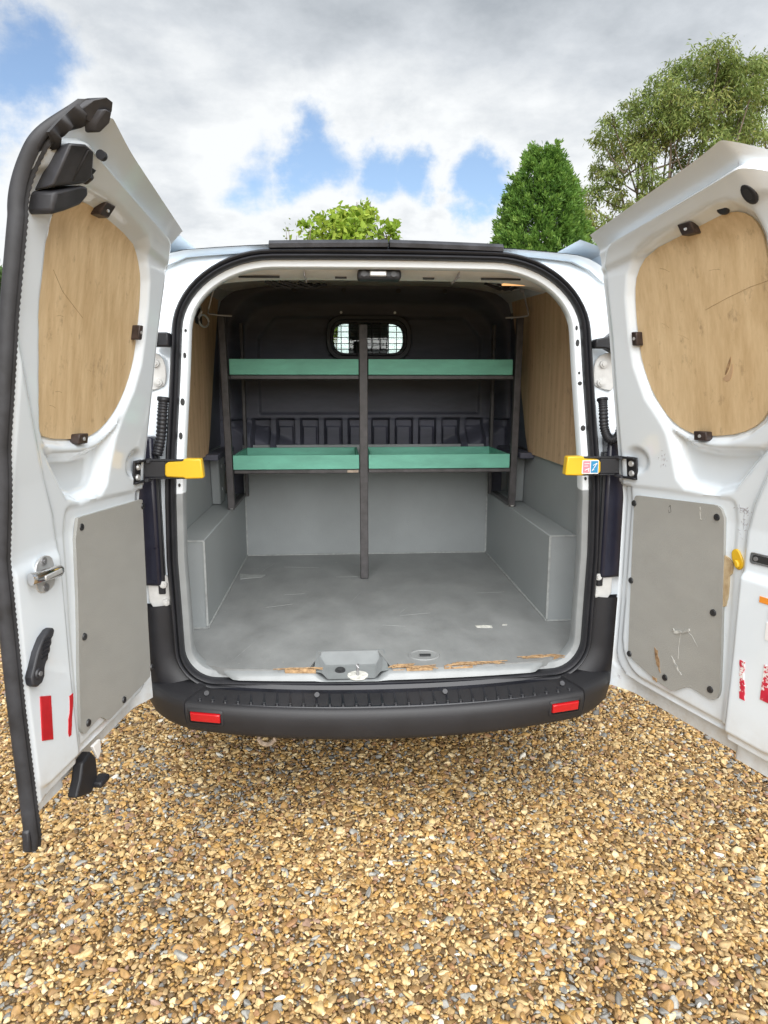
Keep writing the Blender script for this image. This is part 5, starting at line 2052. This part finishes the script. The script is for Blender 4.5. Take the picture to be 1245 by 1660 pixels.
spots = [(26.2, 21.2, .62), (25.0, 20.9, .5), (27.6, 21.3, .6), (28.6, 20.4, .55), (24.0, 20.0, .55), (22.9, 19.4, .5), (21.8, 18.8, .45), (20.9, 18.3, .42), (20.1, 17.4, .40),
         (26.3, 19.9, .7), (27.8, 19.2, .7), (25.2, 18.9, .6), (23.6, 18.4, .6), (22.2, 17.5, .55), (20.9, 16.6, .5), (20.0, 15.6, .42), (28.8, 18.3, .6), (26.4, 17.8, .6),
         (24.6, 17.0, .6), (22.9, 16.2, .55), (21.3, 15.1, .5), (19.9, 14.2, .45), (19.0, 13.6, .42), (18.6, 12.6, .40), (27.6, 16.6, .55), (25.8, 15.7, .55), (23.6, 14.6, .5), (21.6, 13.4, .45),
         (19.8, 12.4, .42), (18.9, 11.6, .4), (20.8, 11.6, .4), (22.8, 12.8, .45), (24.8, 13.8, .5), (27.0, 14.4, .5), (29.4, 17.0, .5), (29.8, 19.2, .45), (29.2, 15.2, .5),
         (28.2, 20.0, .7), (29.6, 20.2, .6), (30.3, 18.2, .55), (27.2, 18.3, .7), (29.0, 17.2, .7), (28.2, 15.4, .65), (30.2, 16.4, .5), (25.0, 17.8, .6), (23.6, 17.4, .5), (24.6, 19.4, .6), (22.4, 16.8, .5), (23.4, 10.8, .5), (25.5, 11.5, .5), (27.8, 12.2, .5), (21.8, 9.8, .5)]
clump_tree('tall_tree', 'tall airy grey green tree with feathery drooping foliage behind the right rear door', 24.4, 25, 11.6, cl_from_dirs(spots, 24.4, 25), M['leaf_euc'], M['palebark'], 800, .078, .021, .75, 31, .15, 4.0)
spots = [(30.3, 20.2, .5), (31.5, 20.6, .6), (32.5, 19.8, .6), (30.1, 19.0, .38), (31.3, 18.8, .55), (32.9, 18.2, .6), (29.6, 16.2, .3), (31.7, 16.6, .5), (33.3, 16.0, .6), (30.5, 14.8, .45), (32.3, 14.0, .6)]
clump_tree('tall_tree', 'feathery tree with bare limbs at the right edge beyond the tall airy tree', 31.8, 27, 11.2, cl_from_dirs(spots, 31.8, 27), M['leaf_euc'], M['palebark'], 900, .080, .022, .7, 41, .14, 4.2)
# leafy tree at the far left
cl = rand_clumps(34, 2.6, 2.4, 1.4, 4.6, .8, 15, lambda t: math.sin(math.pi * (.25 + .62 * t)) ** .7)
clump_tree('round_tree', 'round dark green tree just visible at the left edge behind the left door', -27.5, 21, 5.2, cl, M['leaf_dark'], M['bark'], 360, .11, .06, .2, 51, .16, 1.2)


# ------------------------------------------------------------------ other vans in the yard
def far_van(loc, rz, label, h=2.35):
    t = thing('parked_van', label, 'van', loc, 'white vans parked in the yard')
    t.rotation_euler = (0, 0, rz)
    sec = [(-.92, .35), (-.97, .8), (-.96, 1.25), (-.88, h - .25), (-.74, h), (.74, h), (.88, h - .25), (.96, 1.25), (.97, .8), (.92, .35)]
    V = []
    ys_ = [(0, 1), (3.1, 1), (3.6, .97), (4.3, .62), (4.9, .5), (5.1, .42)]
    for y, k in ys_:
        for x, z in sec:
            V.append((x * (1 if y < 4.5 else .93), y, .35 + (z - .35) * (k if z > 1.26 or y > 4 else 1)))
    F_ = grid_faces(len(ys_), len(sec), wrap=True) + [tuple(range(10)), tuple(range(50, 60))[::-1]]
    mesh('body', V, F_, M['paint'], t, bevel=.04)
    for sx in (-1, 1):
        G().box((sx * .78 - .10, -.01, .95), (sx * .78 + .10, .02, 1.35)).make('tail_lamp', M['red'], t, bevel=.01)
        G().box((sx * .42 - .34, -.012, 1.35), (sx * .42 + .34, .01, 1.95)).make('rear_window', M['darkglass'], t, bevel=.02)
        for wy in (.9, 4.2):
            w = G().disc((sx * .75, wy, .35), (sx, 0, 0), .35, .22, 20).make('wheel', M['tyre'], t)
            G().disc((sx * .965, wy, .35), (sx, 0, 0), .2, .02, 16).make('rim', M['rim'], w)
        G().box((sx * .955 - .01, 2.6, 1.3), (sx * .955 + .012, 3.5, 1.85), lambda x, y, z: (x - sx * .10 * max(0, (z - 1.25) / .9), y, z)).make('side_window', M['darkglass'], t)
    G().box((-.9, -.12, .42), (.9, .05, .62)).make('bumper', M['bumper'], t, bevel=.03)
    G().box((-.25, -.014, .8), (.25, .006, .92)).make('number_plate', M['yellow'], t)
    return t


x_, y_ = polar(-25.0, 12.0)
far_van((x_ - .95, y_, 0), math.radians(4), 'white van parked at the left edge beyond the left door')
far_van((.72, 9.5, 0), math.radians(-3), 'white van parked ahead, glimpsed through the bulkhead window', 2.75)
